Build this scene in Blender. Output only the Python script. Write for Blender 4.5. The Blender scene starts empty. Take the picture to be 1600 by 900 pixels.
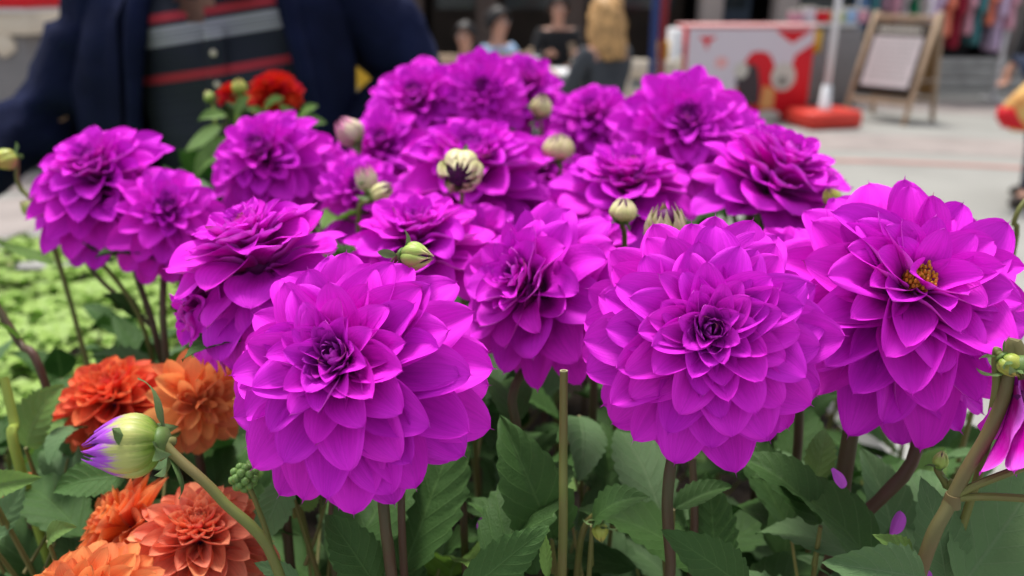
import bpy, math, random
from mathutils import Vector, Matrix, Quaternion, noise

# ------------------------------------------------------------------ camera, sky, sun, exposure
scene = bpy.context.scene
col = scene.collection
CAM = Vector((0, 0, 1.35)); PITCH = math.radians(20.3); FOC = 1256.0
RIGHT = Vector((1, 0, 0)); UP = Vector((0, math.sin(PITCH), math.cos(PITCH))); FWD = Vector((0, math.cos(PITCH), -math.sin(PITCH)))
cd = bpy.data.cameras.new('camera'); cam = bpy.data.objects.new('camera', cd); col.objects.link(cam)
cam.location = CAM; cam.rotation_euler = (math.radians(90) - PITCH, 0, 0)
cd.sensor_width = 36; cd.lens = 36 * FOC / 1600; cd.clip_start = 0.02; cd.clip_end = 500
cd.dof.use_dof = True; cd.dof.focus_distance = 0.345; cd.dof.aperture_fstop = 6.3
scene.camera = cam
scene.render.resolution_x = 1024; scene.render.resolution_y = 576
w = bpy.data.worlds.new("World"); scene.world = w; w.use_nodes = True
nt = w.node_tree; bg = nt.nodes['Background']
sky = nt.nodes.new('ShaderNodeTexSky'); sky.sky_type = 'NISHITA'; sky.sun_disc = False
SUN_EL, SUN_AZ = math.radians(70), math.radians(-20)     # azimuth measured from +Y towards +X
sky.sun_elevation = SUN_EL; sky.sun_rotation = SUN_AZ
sky.dust_density = 3.0; sky.air_density = 1.0; sky.ozone_density = 0.6
hs = nt.nodes.new('ShaderNodeHueSaturation'); hs.inputs['Saturation'].default_value = .35      # an overcast, milky sky
nt.links.new(sky.outputs[0], hs.inputs['Color']); nt.links.new(hs.outputs[0], bg.inputs[0]); bg.inputs[1].default_value = 0.085
sd = bpy.data.lights.new('sun', 'SUN'); sun = bpy.data.objects.new('sun', sd); col.objects.link(sun)
sd.energy = 1.5; sd.angle = math.radians(16); sd.color = (1, .96, .9)
sdir = Vector((math.sin(SUN_AZ) * math.cos(SUN_EL), math.cos(SUN_AZ) * math.cos(SUN_EL), math.sin(SUN_EL)))
sun.rotation_euler = sdir.to_track_quat('Z', 'Y').to_euler(); sun.location = (0, 0, 6)
scene.view_settings.view_transform = 'Standard'; scene.view_settings.look = 'None'
scene.view_settings.exposure = 1.40; scene.view_settings.gamma = 1
scene.cycles.max_bounces = 8; scene.cycles.transmission_bounces = 6; scene.cycles.diffuse_bounces = 4
scene.cycles.use_denoising = True

def P(px, py, d):
    return CAM + d * (FWD + RIGHT * ((px - 800) / FOC) + UP * ((450 - py) / FOC))
def camdir(v):
    """direction given as (right, up, towards camera)"""
    return (RIGHT * v[0] + UP * v[1] - FWD * v[2]).normalized()
def ground_at(px, py, z=0.0):
    d = FWD + RIGHT * ((px - 800) / FOC) + UP * ((450 - py) / FOC)
    return CAM + d * ((z - CAM.z) / d.z)
rnd = random.Random(11)

# ------------------------------------------------------------------ helpers
def mat(name, color, rough=.6, spec=.3, bump=0, bscale=40, var=0, vscale=8, sheen=0, metal=0, color2=None):
    m = bpy.data.materials.new(name); m.use_nodes = True
    t = m.node_tree; b = t.nodes['Principled BSDF']
    b.inputs['Base Color'].default_value = (*color, 1); b.inputs['Roughness'].default_value = rough
    b.inputs['Specular IOR Level'].default_value = spec; b.inputs['Metallic'].default_value = metal
    if sheen: b.inputs['Sheen Weight'].default_value = sheen
    tc = t.nodes.new('ShaderNodeTexCoord')
    if var or color2:
        n = t.nodes.new('ShaderNodeTexNoise'); n.inputs['Scale'].default_value = vscale; n.inputs['Detail'].default_value = 5
        t.links.new(tc.outputs['Object'], n.inputs['Vector'])
        r = t.nodes.new('ShaderNodeValToRGB'); r.color_ramp.elements[0].position = .3; r.color_ramp.elements[1].position = .7
        c2 = color2 or tuple(c * (1 + var) for c in color)
        c1 = color if color2 else tuple(c * (1 - var) for c in color)
        r.color_ramp.elements[0].color = (*c1, 1); r.color_ramp.elements[1].color = (*c2, 1)
        t.links.new(n.outputs['Fac'], r.inputs['Fac']); t.links.new(r.outputs['Color'], b.inputs['Base Color'])
    if bump:
        n2 = t.nodes.new('ShaderNodeTexNoise'); n2.inputs['Scale'].default_value = bscale; n2.inputs['Detail'].default_value = 6
        t.links.new(tc.outputs['Object'], n2.inputs['Vector'])
        bp = t.nodes.new('ShaderNodeBump'); bp.inputs['Strength'].default_value = bump; bp.inputs['Distance'].default_value = .3 / bscale
        t.links.new(n2.outputs['Fac'], bp.inputs['Height']); t.links.new(bp.outputs['Normal'], b.inputs['Normal'])
    return m

def N_(t, kind, **kw):
    n = t.nodes.new(kind)
    for k, v in kw.items():
        if k.startswith('i_'): n.inputs[int(k[2:])].default_value = v
        else: setattr(n, k, v)
    return n
def math_(t, op, a, b=None, clamp=False):
    n = t.nodes.new('ShaderNodeMath'); n.operation = op; n.use_clamp = clamp
    for i, x in enumerate((a, b)):
        if x is None: continue
        if hasattr(x, 'links'): t.links.new(x, n.inputs[i])
        else: n.inputs[i].default_value = x
    return n.outputs[0]
def mix_(t, fac, a, b, mode='MIX'):
    n = t.nodes.new('ShaderNodeMix'); n.data_type = 'RGBA'; n.blend_type = mode
    for s, x in ((n.inputs['Factor'], fac), (n.inputs['A'], a), (n.inputs['B'], b)):
        if hasattr(x, 'links'): t.links.new(x, s)
        elif isinstance(x, tuple): s.default_value = (*x, 1)
        else: s.default_value = x
    return n.outputs['Result']
def ramp_(t, fac, stops):
    n = t.nodes.new('ShaderNodeMapRange'); n.interpolation_type = 'SMOOTHSTEP'
    t.links.new(fac, n.inputs[0]); n.inputs[1].default_value = stops[0]; n.inputs[2].default_value = stops[1]
    n.inputs[3].default_value = 0; n.inputs[4].default_value = 1
    return n.outputs[0]

def petal_mat(name, face, back, margin, base, transl=.28, basew=.5):
    """u runs base to tip, v is -1..1 across, stored in the UV map as (u, v/2+.5)"""
    m = bpy.data.materials.new(name); m.use_nodes = True; t = m.node_tree
    b = t.nodes['Principled BSDF']; out = t.nodes['Material Output']
    uv = N_(t, 'ShaderNodeUVMap'); sep = N_(t, 'ShaderNodeSeparateXYZ'); t.links.new(uv.outputs[0], sep.inputs[0])
    u = sep.outputs[0]; v = math_(t, 'ABSOLUTE', math_(t, 'SUBTRACT', math_(t, 'MULTIPLY', sep.outputs[1], 2.0), 1.0))
    oi = N_(t, 'ShaderNodeObjectInfo')
    comb = N_(t, 'ShaderNodeCombineXYZ')
    t.links.new(math_(t, 'MULTIPLY', u, 2.2), comb.inputs[0]); t.links.new(math_(t, 'MULTIPLY', sep.outputs[1], 26.0), comb.inputs[1])
    t.links.new(math_(t, 'MULTIPLY', oi.outputs['Random'], 37.0), comb.inputs[2])
    n = N_(t, 'ShaderNodeTexNoise'); n.inputs['Scale'].default_value = 1.0; n.inputs['Detail'].default_value = 4; n.inputs['Roughness'].default_value = .65
    t.links.new(comb.outputs[0], n.inputs['Vector'])
    n2 = N_(t, 'ShaderNodeTexNoise'); n2.inputs['Scale'].default_value = 3.0; n2.inputs['Detail'].default_value = 3
    comb2 = N_(t, 'ShaderNodeCombineXYZ'); t.links.new(u, comb2.inputs[0]); t.links.new(sep.outputs[1], comb2.inputs[1]); t.links.new(math_(t, 'MULTIPLY', oi.outputs['Random'], 91.0), comb2.inputs[2])
    t.links.new(comb2.outputs[0], n2.inputs['Vector'])
    geo = N_(t, 'ShaderNodeNewGeometry')
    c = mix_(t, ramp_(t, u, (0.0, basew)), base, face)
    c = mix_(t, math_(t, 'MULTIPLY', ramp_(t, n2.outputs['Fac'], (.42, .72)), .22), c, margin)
    edge = math_(t, 'MULTIPLY', ramp_(t, v, (.55, 1.0)), .75)  # pale petal margin, its tint also painting in the rim highlight
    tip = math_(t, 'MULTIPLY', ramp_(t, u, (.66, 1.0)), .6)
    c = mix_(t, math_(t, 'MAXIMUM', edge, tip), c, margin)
    c = mix_(t, math_(t, 'MULTIPLY', math_(t, 'MULTIPLY', ramp_(t, math_(t, 'ADD', u, math_(t, 'MULTIPLY', n2.outputs['Fac'], .12)), (.93, 1.03)), math_(t, 'GREATER_THAN', oi.outputs['Random'], .86)), .8), c, (.30, .10, .06))
    c = mix_(t, geo.outputs['Backfacing'], c, back)
    hv = N_(t, 'ShaderNodeHueSaturation'); t.links.new(c, hv.inputs['Color'])
    t.links.new(math_(t, 'ADD', math_(t, 'MULTIPLY', oi.outputs['Random'], .022), .489), hv.inputs['Hue'])
    t.links.new(math_(t, 'ADD', math_(t, 'ADD', math_(t, 'MULTIPLY', n.outputs['Fac'], .6), math_(t, 'MULTIPLY', oi.outputs['Random'], .2)), .60), hv.inputs['Value'])
    c = hv.outputs[0]
    t.links.new(c, b.inputs['Base Color']); b.inputs['Roughness'].default_value = .55; b.inputs['Specular IOR Level'].default_value = .09
    bp = N_(t, "ShaderNodeBump"); bp.inputs["Strength"].default_value = .6; bp.inputs['Distance'].default_value = .0006
    t.links.new(n.outputs['Fac'], bp.inputs['Height']); t.links.new(bp.outputs['Normal'], b.inputs['Normal'])
    tr = N_(t, 'ShaderNodeBsdfTranslucent'); t.links.new(c, tr.inputs['Color'])
    ms = N_(t, 'ShaderNodeMixShader'); ms.inputs[0].default_value = transl
    t.links.new(b.outputs[0], ms.inputs[1]); t.links.new(tr.outputs[0], ms.inputs[2]); t.links.new(ms.outputs[0], out.inputs[0])
    return m

def leaf_mat(name, c1, c2, vein, transl=.18, rough=.5, spec=.35):
    m = bpy.data.materials.new(name); m.use_nodes = True; t = m.node_tree
    b = t.nodes['Principled BSDF']; out = t.nodes['Material Output']
    uv = N_(t, 'ShaderNodeUVMap'); sep = N_(t, 'ShaderNodeSeparateXYZ'); t.links.new(uv.outputs[0], sep.inputs[0])
    u = sep.outputs[0]; v = math_(t, 'ABSOLUTE', math_(t, 'SUBTRACT', math_(t, 'MULTIPLY', sep.outputs[1], 2.0), 1.0))
    oi = N_(t, 'ShaderNodeObjectInfo'); tc = N_(t, 'ShaderNodeTexCoord')
    n = N_(t, 'ShaderNodeTexNoise'); n.inputs['Scale'].default_value = 55; n.inputs['Detail'].default_value = 5
    t.links.new(tc.outputs['Object'], n.inputs['Vector'])
    c = mix_(t, ramp_(t, math_(t, 'ADD', math_(t, 'MULTIPLY', oi.outputs['Random'], .6), math_(t, 'MULTIPLY', n.outputs['Fac'], .5)), (.2, .9)), c1, c2)
    # side veins: sawtooth in u - .45|v|
    s = math_(t, 'FRACT', math_(t, 'MULTIPLY', math_(t, 'SUBTRACT', u, math_(t, 'MULTIPLY', v, .22)), 8.0))
    sv = math_(t, 'SUBTRACT', 1.0, ramp_(t, math_(t, 'ABSOLUTE', math_(t, 'SUBTRACT', s, .5)), (.0, .09)))
    mid = math_(t, 'SUBTRACT', 1.0, ramp_(t, v, (.0, .06)))
    vn = math_(t, 'MAXIMUM', math_(t, 'MULTIPLY', sv, .6), math_(t, 'MULTIPLY', mid, .8))
    c = mix_(t, vn, c, vein)
    geo = N_(t, 'ShaderNodeNewGeometry')
    c = mix_(t, math_(t, 'MULTIPLY', geo.outputs['Backfacing'], .5), c, vein)
    t.links.new(c, b.inputs['Base Color']); b.inputs['Roughness'].default_value = rough; b.inputs['Specular IOR Level'].default_value = spec
    bp = N_(t, 'ShaderNodeBump'); bp.inputs['Strength'].default_value = .5; bp.inputs['Distance'].default_value = .0008
    t.links.new(math_(t, 'SUBTRACT', n.outputs['Fac'], vn), bp.inputs['Height']); t.links.new(bp.outputs['Normal'], b.inputs['Normal'])
    tr = N_(t, 'ShaderNodeBsdfTranslucent'); t.links.new(c, tr.inputs['Color'])
    ms = N_(t, 'ShaderNodeMixShader'); ms.inputs[0].default_value = transl
    t.links.new(b.outputs[0], ms.inputs[1]); t.links.new(tr.outputs[0], ms.inputs[2]); t.links.new(ms.outputs[0], out.inputs[0])
    return m

def mesh(name, verts, faces, m, uvs=None, smooth=True):
    me = bpy.data.meshes.new(name); me.from_pydata([tuple(v) for v in verts], [], faces)
    for x in (m if isinstance(m, (list, tuple)) else [m]): me.materials.append(x)
    if smooth: me.polygons.foreach_set('use_smooth', [True] * len(me.polygons))
    if uvs:
        l = me.uv_layers.new(name='UVMap')
        for lp in me.loops: l.data[lp.index].uv = uvs[lp.vertex_index]
    me.update(); return me
def obj(name, me, parent=None, loc=None, rot=None, scale=None):
    """loc/rot are world values; things' roots are never rotated unless built in local space"""
    o = bpy.data.objects.new(name, me); col.objects.link(o)
    if parent: o.parent = parent
    if rot is not None:
        o.rotation_mode = 'QUATERNION'; o.rotation_quaternion = rot
    if loc is not None: o.location = Vector(loc)
    if scale is not None: o.scale = (scale,) * 3 if not hasattr(scale, '__len__') else scale
    return o
def thing(name, label, cat, loc=(0, 0, 0), group=None, rotz=0):
    o = bpy.data.objects.new(name, None); col.objects.link(o); o.empty_display_size = .02
    o.location = loc; o.rotation_euler = (0, 0, rotz); o['label'] = label; o['category'] = cat
    if group: o['group'] = group
    return o
def tag(o, label, cat, group=None):
    o['label'] = label; o['category'] = cat
    if group: o['group'] = group
    return o

class MB:
    def __init__(s): s.v = []; s.f = []; s.mi = []; s.cm = 0
    def add(s, vs, fs):
        k = len(s.v); s.v += [Vector(v) for v in vs]; s.f += [tuple(i + k for i in f) for f in fs]; s.mi += [s.cm] * len(fs)
    def box(s, c, d, rz=0, bev=0, M=None):
        x, y, z = d[0] / 2, d[1] / 2, d[2] / 2
        b = min(bev, x * .9, y * .9, z * .9)
        if b <= 0:
            vs = [Vector((i, j, k)) for k in (-z, z) for j in (-y, y) for i in (-x, x)]
            fs = [(0, 2, 3, 1), (4, 5, 7, 6), (0, 1, 5, 4), (2, 6, 7, 3), (0, 4, 6, 2), (1, 3, 7, 5)]
        else:
            vs = []; fs = []
            prof = [(-z, b), (-z + b, 0), (z - b, 0), (z, b)]
            for (zz, ins) in prof:
                xx, yy = x - ins, y - ins; q = b if ins == 0 else b * .4
                vs += [Vector(p + (zz,)) for p in ((-xx + q, -yy), (xx - q, -yy), (xx, -yy + q), (xx, yy - q), (xx - q, yy), (-xx + q, yy), (-xx, yy - q), (-xx, -yy + q))]
            for r in range(3):
                for i in range(8): fs.append((r * 8 + i, r * 8 + (i + 1) % 8, r * 8 + 8 + (i + 1) % 8, r * 8 + 8 + i))
            fs += [tuple(range(7, -1, -1)), tuple(range(24, 32))]
        R = M or Matrix.Rotation(rz, 3, 'Z'); c = Vector(c)
        s.add([R @ v + c for v in vs], fs)
    def tube(s, pts, rad, seg=8, caps=True, sub=0, flat=None):
        pts = [Vector(p) for p in pts]
        rad = list(rad) if hasattr(rad, '__len__') else [rad] * len(pts)
        if sub:
            np_, nr = [], []
            n = len(pts)
            for i in range(n - 1):
                p0, p1, p2, p3 = pts[max(i - 1, 0)], pts[i], pts[i + 1], pts[min(i + 2, n - 1)]
                for k in range(sub):
                    t = k / sub
                    np_.append(.5 * ((2 * p1) + (p2 - p0) * t + (2 * p0 - 5 * p1 + 4 * p2 - p3) * t * t + (3 * p1 - p0 - 3 * p2 + p3) * t ** 3))
                    nr.append(rad[i] * (1 - t) + rad[i + 1] * t)
            np_.append(pts[-1]); nr.append(rad[-1]); pts, rad = np_, nr
        n = len(pts); vs = []; fs = []
        up = None
        for i in range(n):
            d = (pts[min(i + 1, n - 1)] - pts[max(i - 1, 0)]).normalized()
            if up is None: up = d.orthogonal().normalized()
            else: up = (up - d * up.dot(d)).normalized()
            sd_ = d.cross(up)
            for k in range(seg):
                a = 2 * math.pi * k / seg
                vs.append(pts[i] + (up * math.cos(a) + sd_ * math.sin(a)) * rad[i])
        for i in range(n - 1):
            for k in range(seg):
                fs.append((i * seg + k, i * seg + (k + 1) % seg, (i + 1) * seg + (k + 1) % seg, (i + 1) * seg + k))
        if caps: fs += [tuple(range(seg - 1, -1, -1)), tuple(range((n - 1) * seg, n * seg))]
        s.add(vs, fs)
    def loft(s, rings, seg=24, caps=True, wob=0, fn=None):
        """rings: (center, rx, ry[, rz]) ellipses in planes normal to z, or ring matrices"""
        vs = []; fs = []; n = len(rings)
        for i, r in enumerate(rings):
            c = Vector(r[0]); M = r[3] if len(r) > 3 else None
            for k in range(seg):
                a = 2 * math.pi * k / seg
                e = .85
                cx = math.copysign(abs(math.cos(a)) ** e, math.cos(a)); sy = math.copysign(abs(math.sin(a)) ** e, math.sin(a))
                p = Vector((r[1] * cx, r[2] * sy, 0))
                if M: p = M @ p
                p = c + p
                if wob: p += noise.noise_vector(p * 9) * wob
                if fn: p = fn(p)
                vs.append(p)
        for i in range(n - 1):
            for k in range(seg):
                fs.append((i * seg + k, i * seg + (k + 1) % seg, (i + 1) * seg + (k + 1) % seg, (i + 1) * seg + k))
        if caps: fs += [tuple(range(seg - 1, -1, -1)), tuple(range((n - 1) * seg, n * seg))]
        s.add(vs, fs)
    def ell(s, c, r, nu=10, nv=14, M=None, wob=0):
        vs = []; fs = []; c = Vector(c)
        for i in range(nu + 1):
            a = math.pi * i / nu
            for k in range(nv):
                b = 2 * math.pi * k / nv
                p = Vector((r[0] * math.sin(a) * math.cos(b), r[1] * math.sin(a) * math.sin(b), r[2] * math.cos(a)))
                if wob: p += noise.noise_vector(p * 25 + c * 3) * wob
                if M: p = M @ p
                vs.append(c + p)
        for i in range(nu):
            for k in range(nv): fs.append((i * nv + k, (i + 1) * nv + k, (i + 1) * nv + (k + 1) % nv, i * nv + (k + 1) % nv))
        s.add(vs, fs)
    def build(s, name, m, parent=None, origin=None, smooth=True, world=True):
        o0 = Vector(origin) if origin is not None else (parent.location.copy() if (parent and world) else Vector((0, 0, 0)))
        me = mesh(name, [v - o0 for v in s.v], s.f, m, smooth=smooth)
        if isinstance(m, (list, tuple)): me.polygons.foreach_set('material_index', s.mi)
        if smooth:
            try: me.set_sharp_from_angle(angle=math.radians(38))
            except Exception: pass
        o = obj(name, me, parent)
        if parent is None: o.location = o0
        elif origin is not None and world: o.location = o0 - parent.location
        return o

# ------------------------------------------------------------------ materials of the plants
M = {}
M['purple'] = petal_mat('magenta_petal', (.82, .002, .62), (.78, .028, .74), (.92, .19, .98), (.24, .001, .12), .13, 1.1)  # pigment gradient, its base darkened further to paint in shade between petals
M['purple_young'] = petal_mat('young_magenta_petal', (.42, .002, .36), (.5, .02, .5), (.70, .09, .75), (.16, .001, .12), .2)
M['pale_purple'] = petal_mat('lilac_petal', (.55, .02, .66), (.6, .12, .7), (.75, .22, .8), (.4, .01, .4), .3)
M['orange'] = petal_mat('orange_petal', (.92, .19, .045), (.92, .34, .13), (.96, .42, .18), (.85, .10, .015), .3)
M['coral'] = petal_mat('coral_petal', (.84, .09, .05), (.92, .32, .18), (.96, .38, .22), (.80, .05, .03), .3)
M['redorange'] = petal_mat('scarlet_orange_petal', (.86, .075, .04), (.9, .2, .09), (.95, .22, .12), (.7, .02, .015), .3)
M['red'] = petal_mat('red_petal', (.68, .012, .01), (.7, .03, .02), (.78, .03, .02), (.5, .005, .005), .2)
M['leaf'] = leaf_mat('dahlia_leaf', (.012, .050, .008), (.034, .098, .016), (.08, .16, .045), rough=.6, spec=.2)
M['leaf_pale'] = leaf_mat('greyish_leaf', (.045, .12, .035), (.085, .18, .055), (.15, .24, .11), rough=.6, spec=.2)
M['leaf_bright'] = leaf_mat('bright_leaf', (.09, .20, .02), (.14, .27, .035), (.2, .33, .1), .35)
M['cover'] = leaf_mat('bedding_leaf', (.20, .42, .04), (.38, .60, .10), (.5, .62, .2), .35)
M['stem_brown'] = mat('brown_stem', (.10, .045, .035), .5, var=.3, vscale=30, color2=(.075, .07, .03))
M['stem_green'] = mat('green_stem', (.13, .17, .035), .5, var=.3, vscale=25, color2=(.17, .13, .05))
M['stem_olive'] = mat('olive_brown_stem', (.15, .10, .045), .5, var=.3, vscale=30, color2=(.14, .13, .05))
M['stem_lime'] = mat('lime_stem', (.25, .32, .05), .5, var=.2, vscale=25)
M['calyx'] = mat('calyx_green', (.10, .17, .04), .5, var=.3, vscale=60)
M['sepal'] = leaf_mat('sepal_green', (.09, .17, .05), (.15, .25, .08), (.2, .3, .12), .2)
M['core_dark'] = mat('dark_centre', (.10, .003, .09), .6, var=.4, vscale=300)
M['stamen'] = mat('golden_stamen', (.55, .30, .02), .6, var=.5, vscale=400, bump=.5, bscale=900)
def bud_mat(name, a, b_, c, p1=.35, p2=.7):
    m = bpy.data.materials.new(name); m.use_nodes = True; t = m.node_tree; b = t.nodes['Principled BSDF']
    uv = N_(t, 'ShaderNodeUVMap'); sep = N_(t, 'ShaderNodeSeparateXYZ'); t.links.new(uv.outputs[0], sep.inputs[0])
    comb = N_(t, 'ShaderNodeCombineXYZ'); t.links.new(math_(t, 'MULTIPLY', sep.outputs[0], 1.5), comb.inputs[0]); t.links.new(math_(t, 'MULTIPLY', sep.outputs[1], 9.), comb.inputs[1])
    n = N_(t, 'ShaderNodeTexNoise'); n.inputs['Scale'].default_value = 1.5; n.inputs['Detail'].default_value = 4; t.links.new(comb.outputs[0], n.inputs['Vector'])
    u = math_(t, 'ADD', sep.outputs[0], math_(t, 'MULTIPLY', math_(t, 'SUBTRACT', n.outputs['Fac'], .5), .5))
    k = mix_(t, ramp_(t, u, (p1 - .25, p1 + .1)), a, b_); k = mix_(t, ramp_(t, u, (p2 - .08, p2 + .15)), k, c)
    t.links.new(k, b.inputs['Base Color']); b.inputs['Roughness'].default_value = .4; b.inputs['Specular IOR Level'].default_value = .35
    bp = N_(t, 'ShaderNodeBump'); bp.inputs['Strength'].default_value = .4; bp.inputs['Distance'].default_value = .0005
    t.links.new(n.outputs['Fac'], bp.inputs['Height']); t.links.new(bp.outputs['Normal'], b.inputs['Normal'])
    return m
M['bud_purple'] = bud_mat('bud_purple_tipped', (.18, .28, .04), (.42, .44, .13), (.36, .05, .56), .35, .6)
M['bud_cream'] = bud_mat('bud_cream', (.30, .38, .08), (.64, .62, .27), (.70, .62, .36), .3, .7)
M['bud_pink'] = bud_mat('bud_pink', (.4, .44, .15), (.62, .52, .36), (.72, .22, .42), .3, .75)
M['bud_green'] = bud_mat('bud_green', (.16, .28, .05), (.35, .48, .10), (.62, .55, .25), .3, .8)
M['bud_dark'] = bud_mat('bud_dark_purple', (.5, .42, .3), (.62, .5, .42), (.16, .01, .14), .25, .42)
M['bud_yellow'] = bud_mat('bud_yellow', (.20, .32, .04), (.40, .44, .08), (.52, .42, .10), .3, .8)

# ------------------------------------------------------------------ petals, leaves
def petal_mesh(name, W, bend, cup0, cup1, m, seed, point=.25, hook=0., flare=0., nu=13, nv=8, ripple=.02, base=.3):
    """unit-length petal along +X, upper face +Z. bend: total turn away from +Z; cup0/cup1: cross-section arc at base/tip"""
    r = random.Random(seed); vs = []; uv = []; fs = []
    x = z = 0.; ph = [r.uniform(0, 6.28) for _ in range(6)]; skew = r.uniform(-.06, .06)
    us = [0]
    for i in range(1, nu + 1): us.append(1 - (1 - i / nu) ** 1.35)
    pu = 0
    for i, u in enumerate(us):
        a = bend * .5 - bend * u ** 1.1 + hook * max(0, u - .7) / .3 + .05 * math.sin(5 * u + ph[0])
        du = u - pu; pu = u
        x += math.cos(a) * du; z += math.sin(a) * du
        if u < .62: f = base + (1 - base) * math.sin(u / .62 * math.pi / 2) ** 1.1
        else:
            q = (u - .62) / .38
            f = (1 - point) * max(0, 1 - q ** 2.4) ** .53 + point * (1 - q)
        f = max(f, .012)
        wv = W * .5 * f * (1 + .04 * math.sin(9 * u + ph[1]))
        A = (cup0 * (1 - u) + cup1 * u)
        for j in range(nv + 1):
            v = -1 + 2 * j / nv
            ang = v * A * .5
            if A > .05: y = wv * math.sin(ang) / (A * .5); h = wv * (1 - math.cos(ang)) / (A * .5)
            else: y = wv * v; h = 0
            h += -flare * wv * max(0, abs(v) - .6) ** 1.3 * 2.2
            rp = ripple * (math.sin(v * 5 + ph[2] + 2 * u) * .5 + math.sin(u * 11 + v * 3 * (1 if j % 2 else 1) + ph[3]) * abs(v) * .8) * math.sin(math.pi * min(u, .95)) ** .5
            crease = .03 * math.exp(-(v * 3.2) ** 2) * math.sin(math.pi * u) * -1
            h += rp + crease
            y += skew * u * u
            na = a + math.pi / 2
            vs.append(Vector((x + math.cos(na) * h, y, z + math.sin(na) * h)))
            uv.append((u, v * .5 + .5))
    # tiny pointed tip
    tip = Vector((x + math.cos(a) * .042, skew, z + math.sin(a) * .042 + .012)); 
    for i in range(nu):
        for j in range(nv):
            k = i * (nv + 1) + j
            fs.append((k, k + nv + 1, k + nv + 2, k + 1))
    vs.append(tip); uv.append((1, .5)); ti = len(vs) - 1; k = nu * (nv + 1)
    for j in range(nv): fs.append((k + j, ti, k + j + 1))
    # wound so that the normal is +Z
    fs = [tuple(reversed(f)) for f in fs]
    return mesh(name, vs, fs, m, uv)

STAGES = 12; VAR = 4
def lerp(a, b, t): return a + (b - a) * t
def key(t, ks):
    for (t0, v0), (t1, v1) in zip(ks, ks[1:]):
        if t <= t1: return lerp(v0, v1, (t - t0) / (t1 - t0))
    return ks[-1][1]
def make_set(kind, m_old, m_young, style):
    out = []
    for s in range(STAGES):
        t = (s + .5) / STAGES; row = []
        for k in range(VAR):
            r = random.Random(hash((style, s, k)) if False else s * 17 + k * 131 + len(style))
            if style == 'broad':
                W = key(t, [(0, .52), (.15, .66), (.4, .68), (.7, .66), (1, .62)]) * r.uniform(.93, 1.07)
                bend = key(t, [(0, -1.4), (.08, -.4), (.2, .6), (.45, .85), (.7, .55), (1, .0)]) + r.uniform(-.25, .25)
                c0 = key(t, [(0, 3.6), (.2, 3.6), (.45, 3.4), (.7, 3.0), (1, 2.4)]); c1 = key(t, [(0, 2.4), (.2, 2.2), (.5, 2.0), (.7, 1.8), (1, 1.2)]) + r.uniform(-.35, .45)
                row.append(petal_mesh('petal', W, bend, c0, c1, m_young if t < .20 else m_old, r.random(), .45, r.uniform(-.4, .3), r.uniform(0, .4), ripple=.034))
            elif style == 'wild':
                W = key(t, [(0, .6), (.4, .72), (1, .66)]) * r.uniform(.8, 1.15)
                bend = key(t, [(0, -1.2), (.2, .3), (.5, .9), (1, .8)]) + r.uniform(-.5, .5)
                c0 = key(t, [(0, 3.4), (.5, 3.), (1, 2.0)]); c1 = key(t, [(0, 2.), (.5, 1.4), (1, .9)]) + r.uniform(-.5, .6)
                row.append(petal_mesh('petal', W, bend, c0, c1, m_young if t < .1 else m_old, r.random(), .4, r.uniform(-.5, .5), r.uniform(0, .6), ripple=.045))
            else:  # narrow rolled petals of the small orange flowers
                W = key(t, [(0, .56), (.4, .66), (1, .60)]) * r.uniform(.9, 1.1)
                bend = key(t, [(0, -.9), (.3, .1), (.6, .5), (1, .7)]) + r.uniform(-.2, .2)
                c0 = key(t, [(0, 4.2), (1, 3.6)]); c1 = key(t, [(0, 2.8), (1, 1.3)])
                row.append(petal_mesh('petal', W, bend, c0, c1, m_old, r.random(), .45, r.uniform(0, .4), 0, nu=9, nv=6, base=.4))
        out.append(row)
    return out
SETS = {'broad': make_set('broad', M['purple'], M['purple_young'], 'broad'),
        'wild': make_set('wild', M['purple'], M['purple_young'], 'wild'),
        'orange': make_set('n', M['orange'], M['orange'], 'narrow'),
        'coral': make_set('n', M['coral'], M['coral'], 'narrow'),
        'redorange': make_set('n', M['redorange'], M['redorange'], 'narrow'),
        'red': make_set('n', M['red'], M['red'], 'narrow')}
GA = math.radians(137.508)

SOIL = .85
def stem_mesh(pts, r0, r1, m, parent, name='stem'):
    b = MB(); n = len(pts); b.tube(pts, [lerp(r0, r1, i / (n - 1)) for i in range(n)], 10, True, 8)
    b.v = [p + noise.noise_vector(p * 90) * r0 * .22 for p in b.v]
    return b.build(name, m, parent)

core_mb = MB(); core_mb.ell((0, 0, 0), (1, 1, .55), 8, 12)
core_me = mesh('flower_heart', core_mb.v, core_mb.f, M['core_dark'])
cal_mb = MB(); cal_mb.loft([((0, 0, -1.0), .35, .35), ((0, 0, -.7), .8, .8), ((0, 0, -.2), 1., 1.), ((0, 0, .1), .9, .9)], 12)
cal_me = mesh('calyx', cal_mb.v, cal_mb.f, M['calyx'])
cal_or = cal_me

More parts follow.
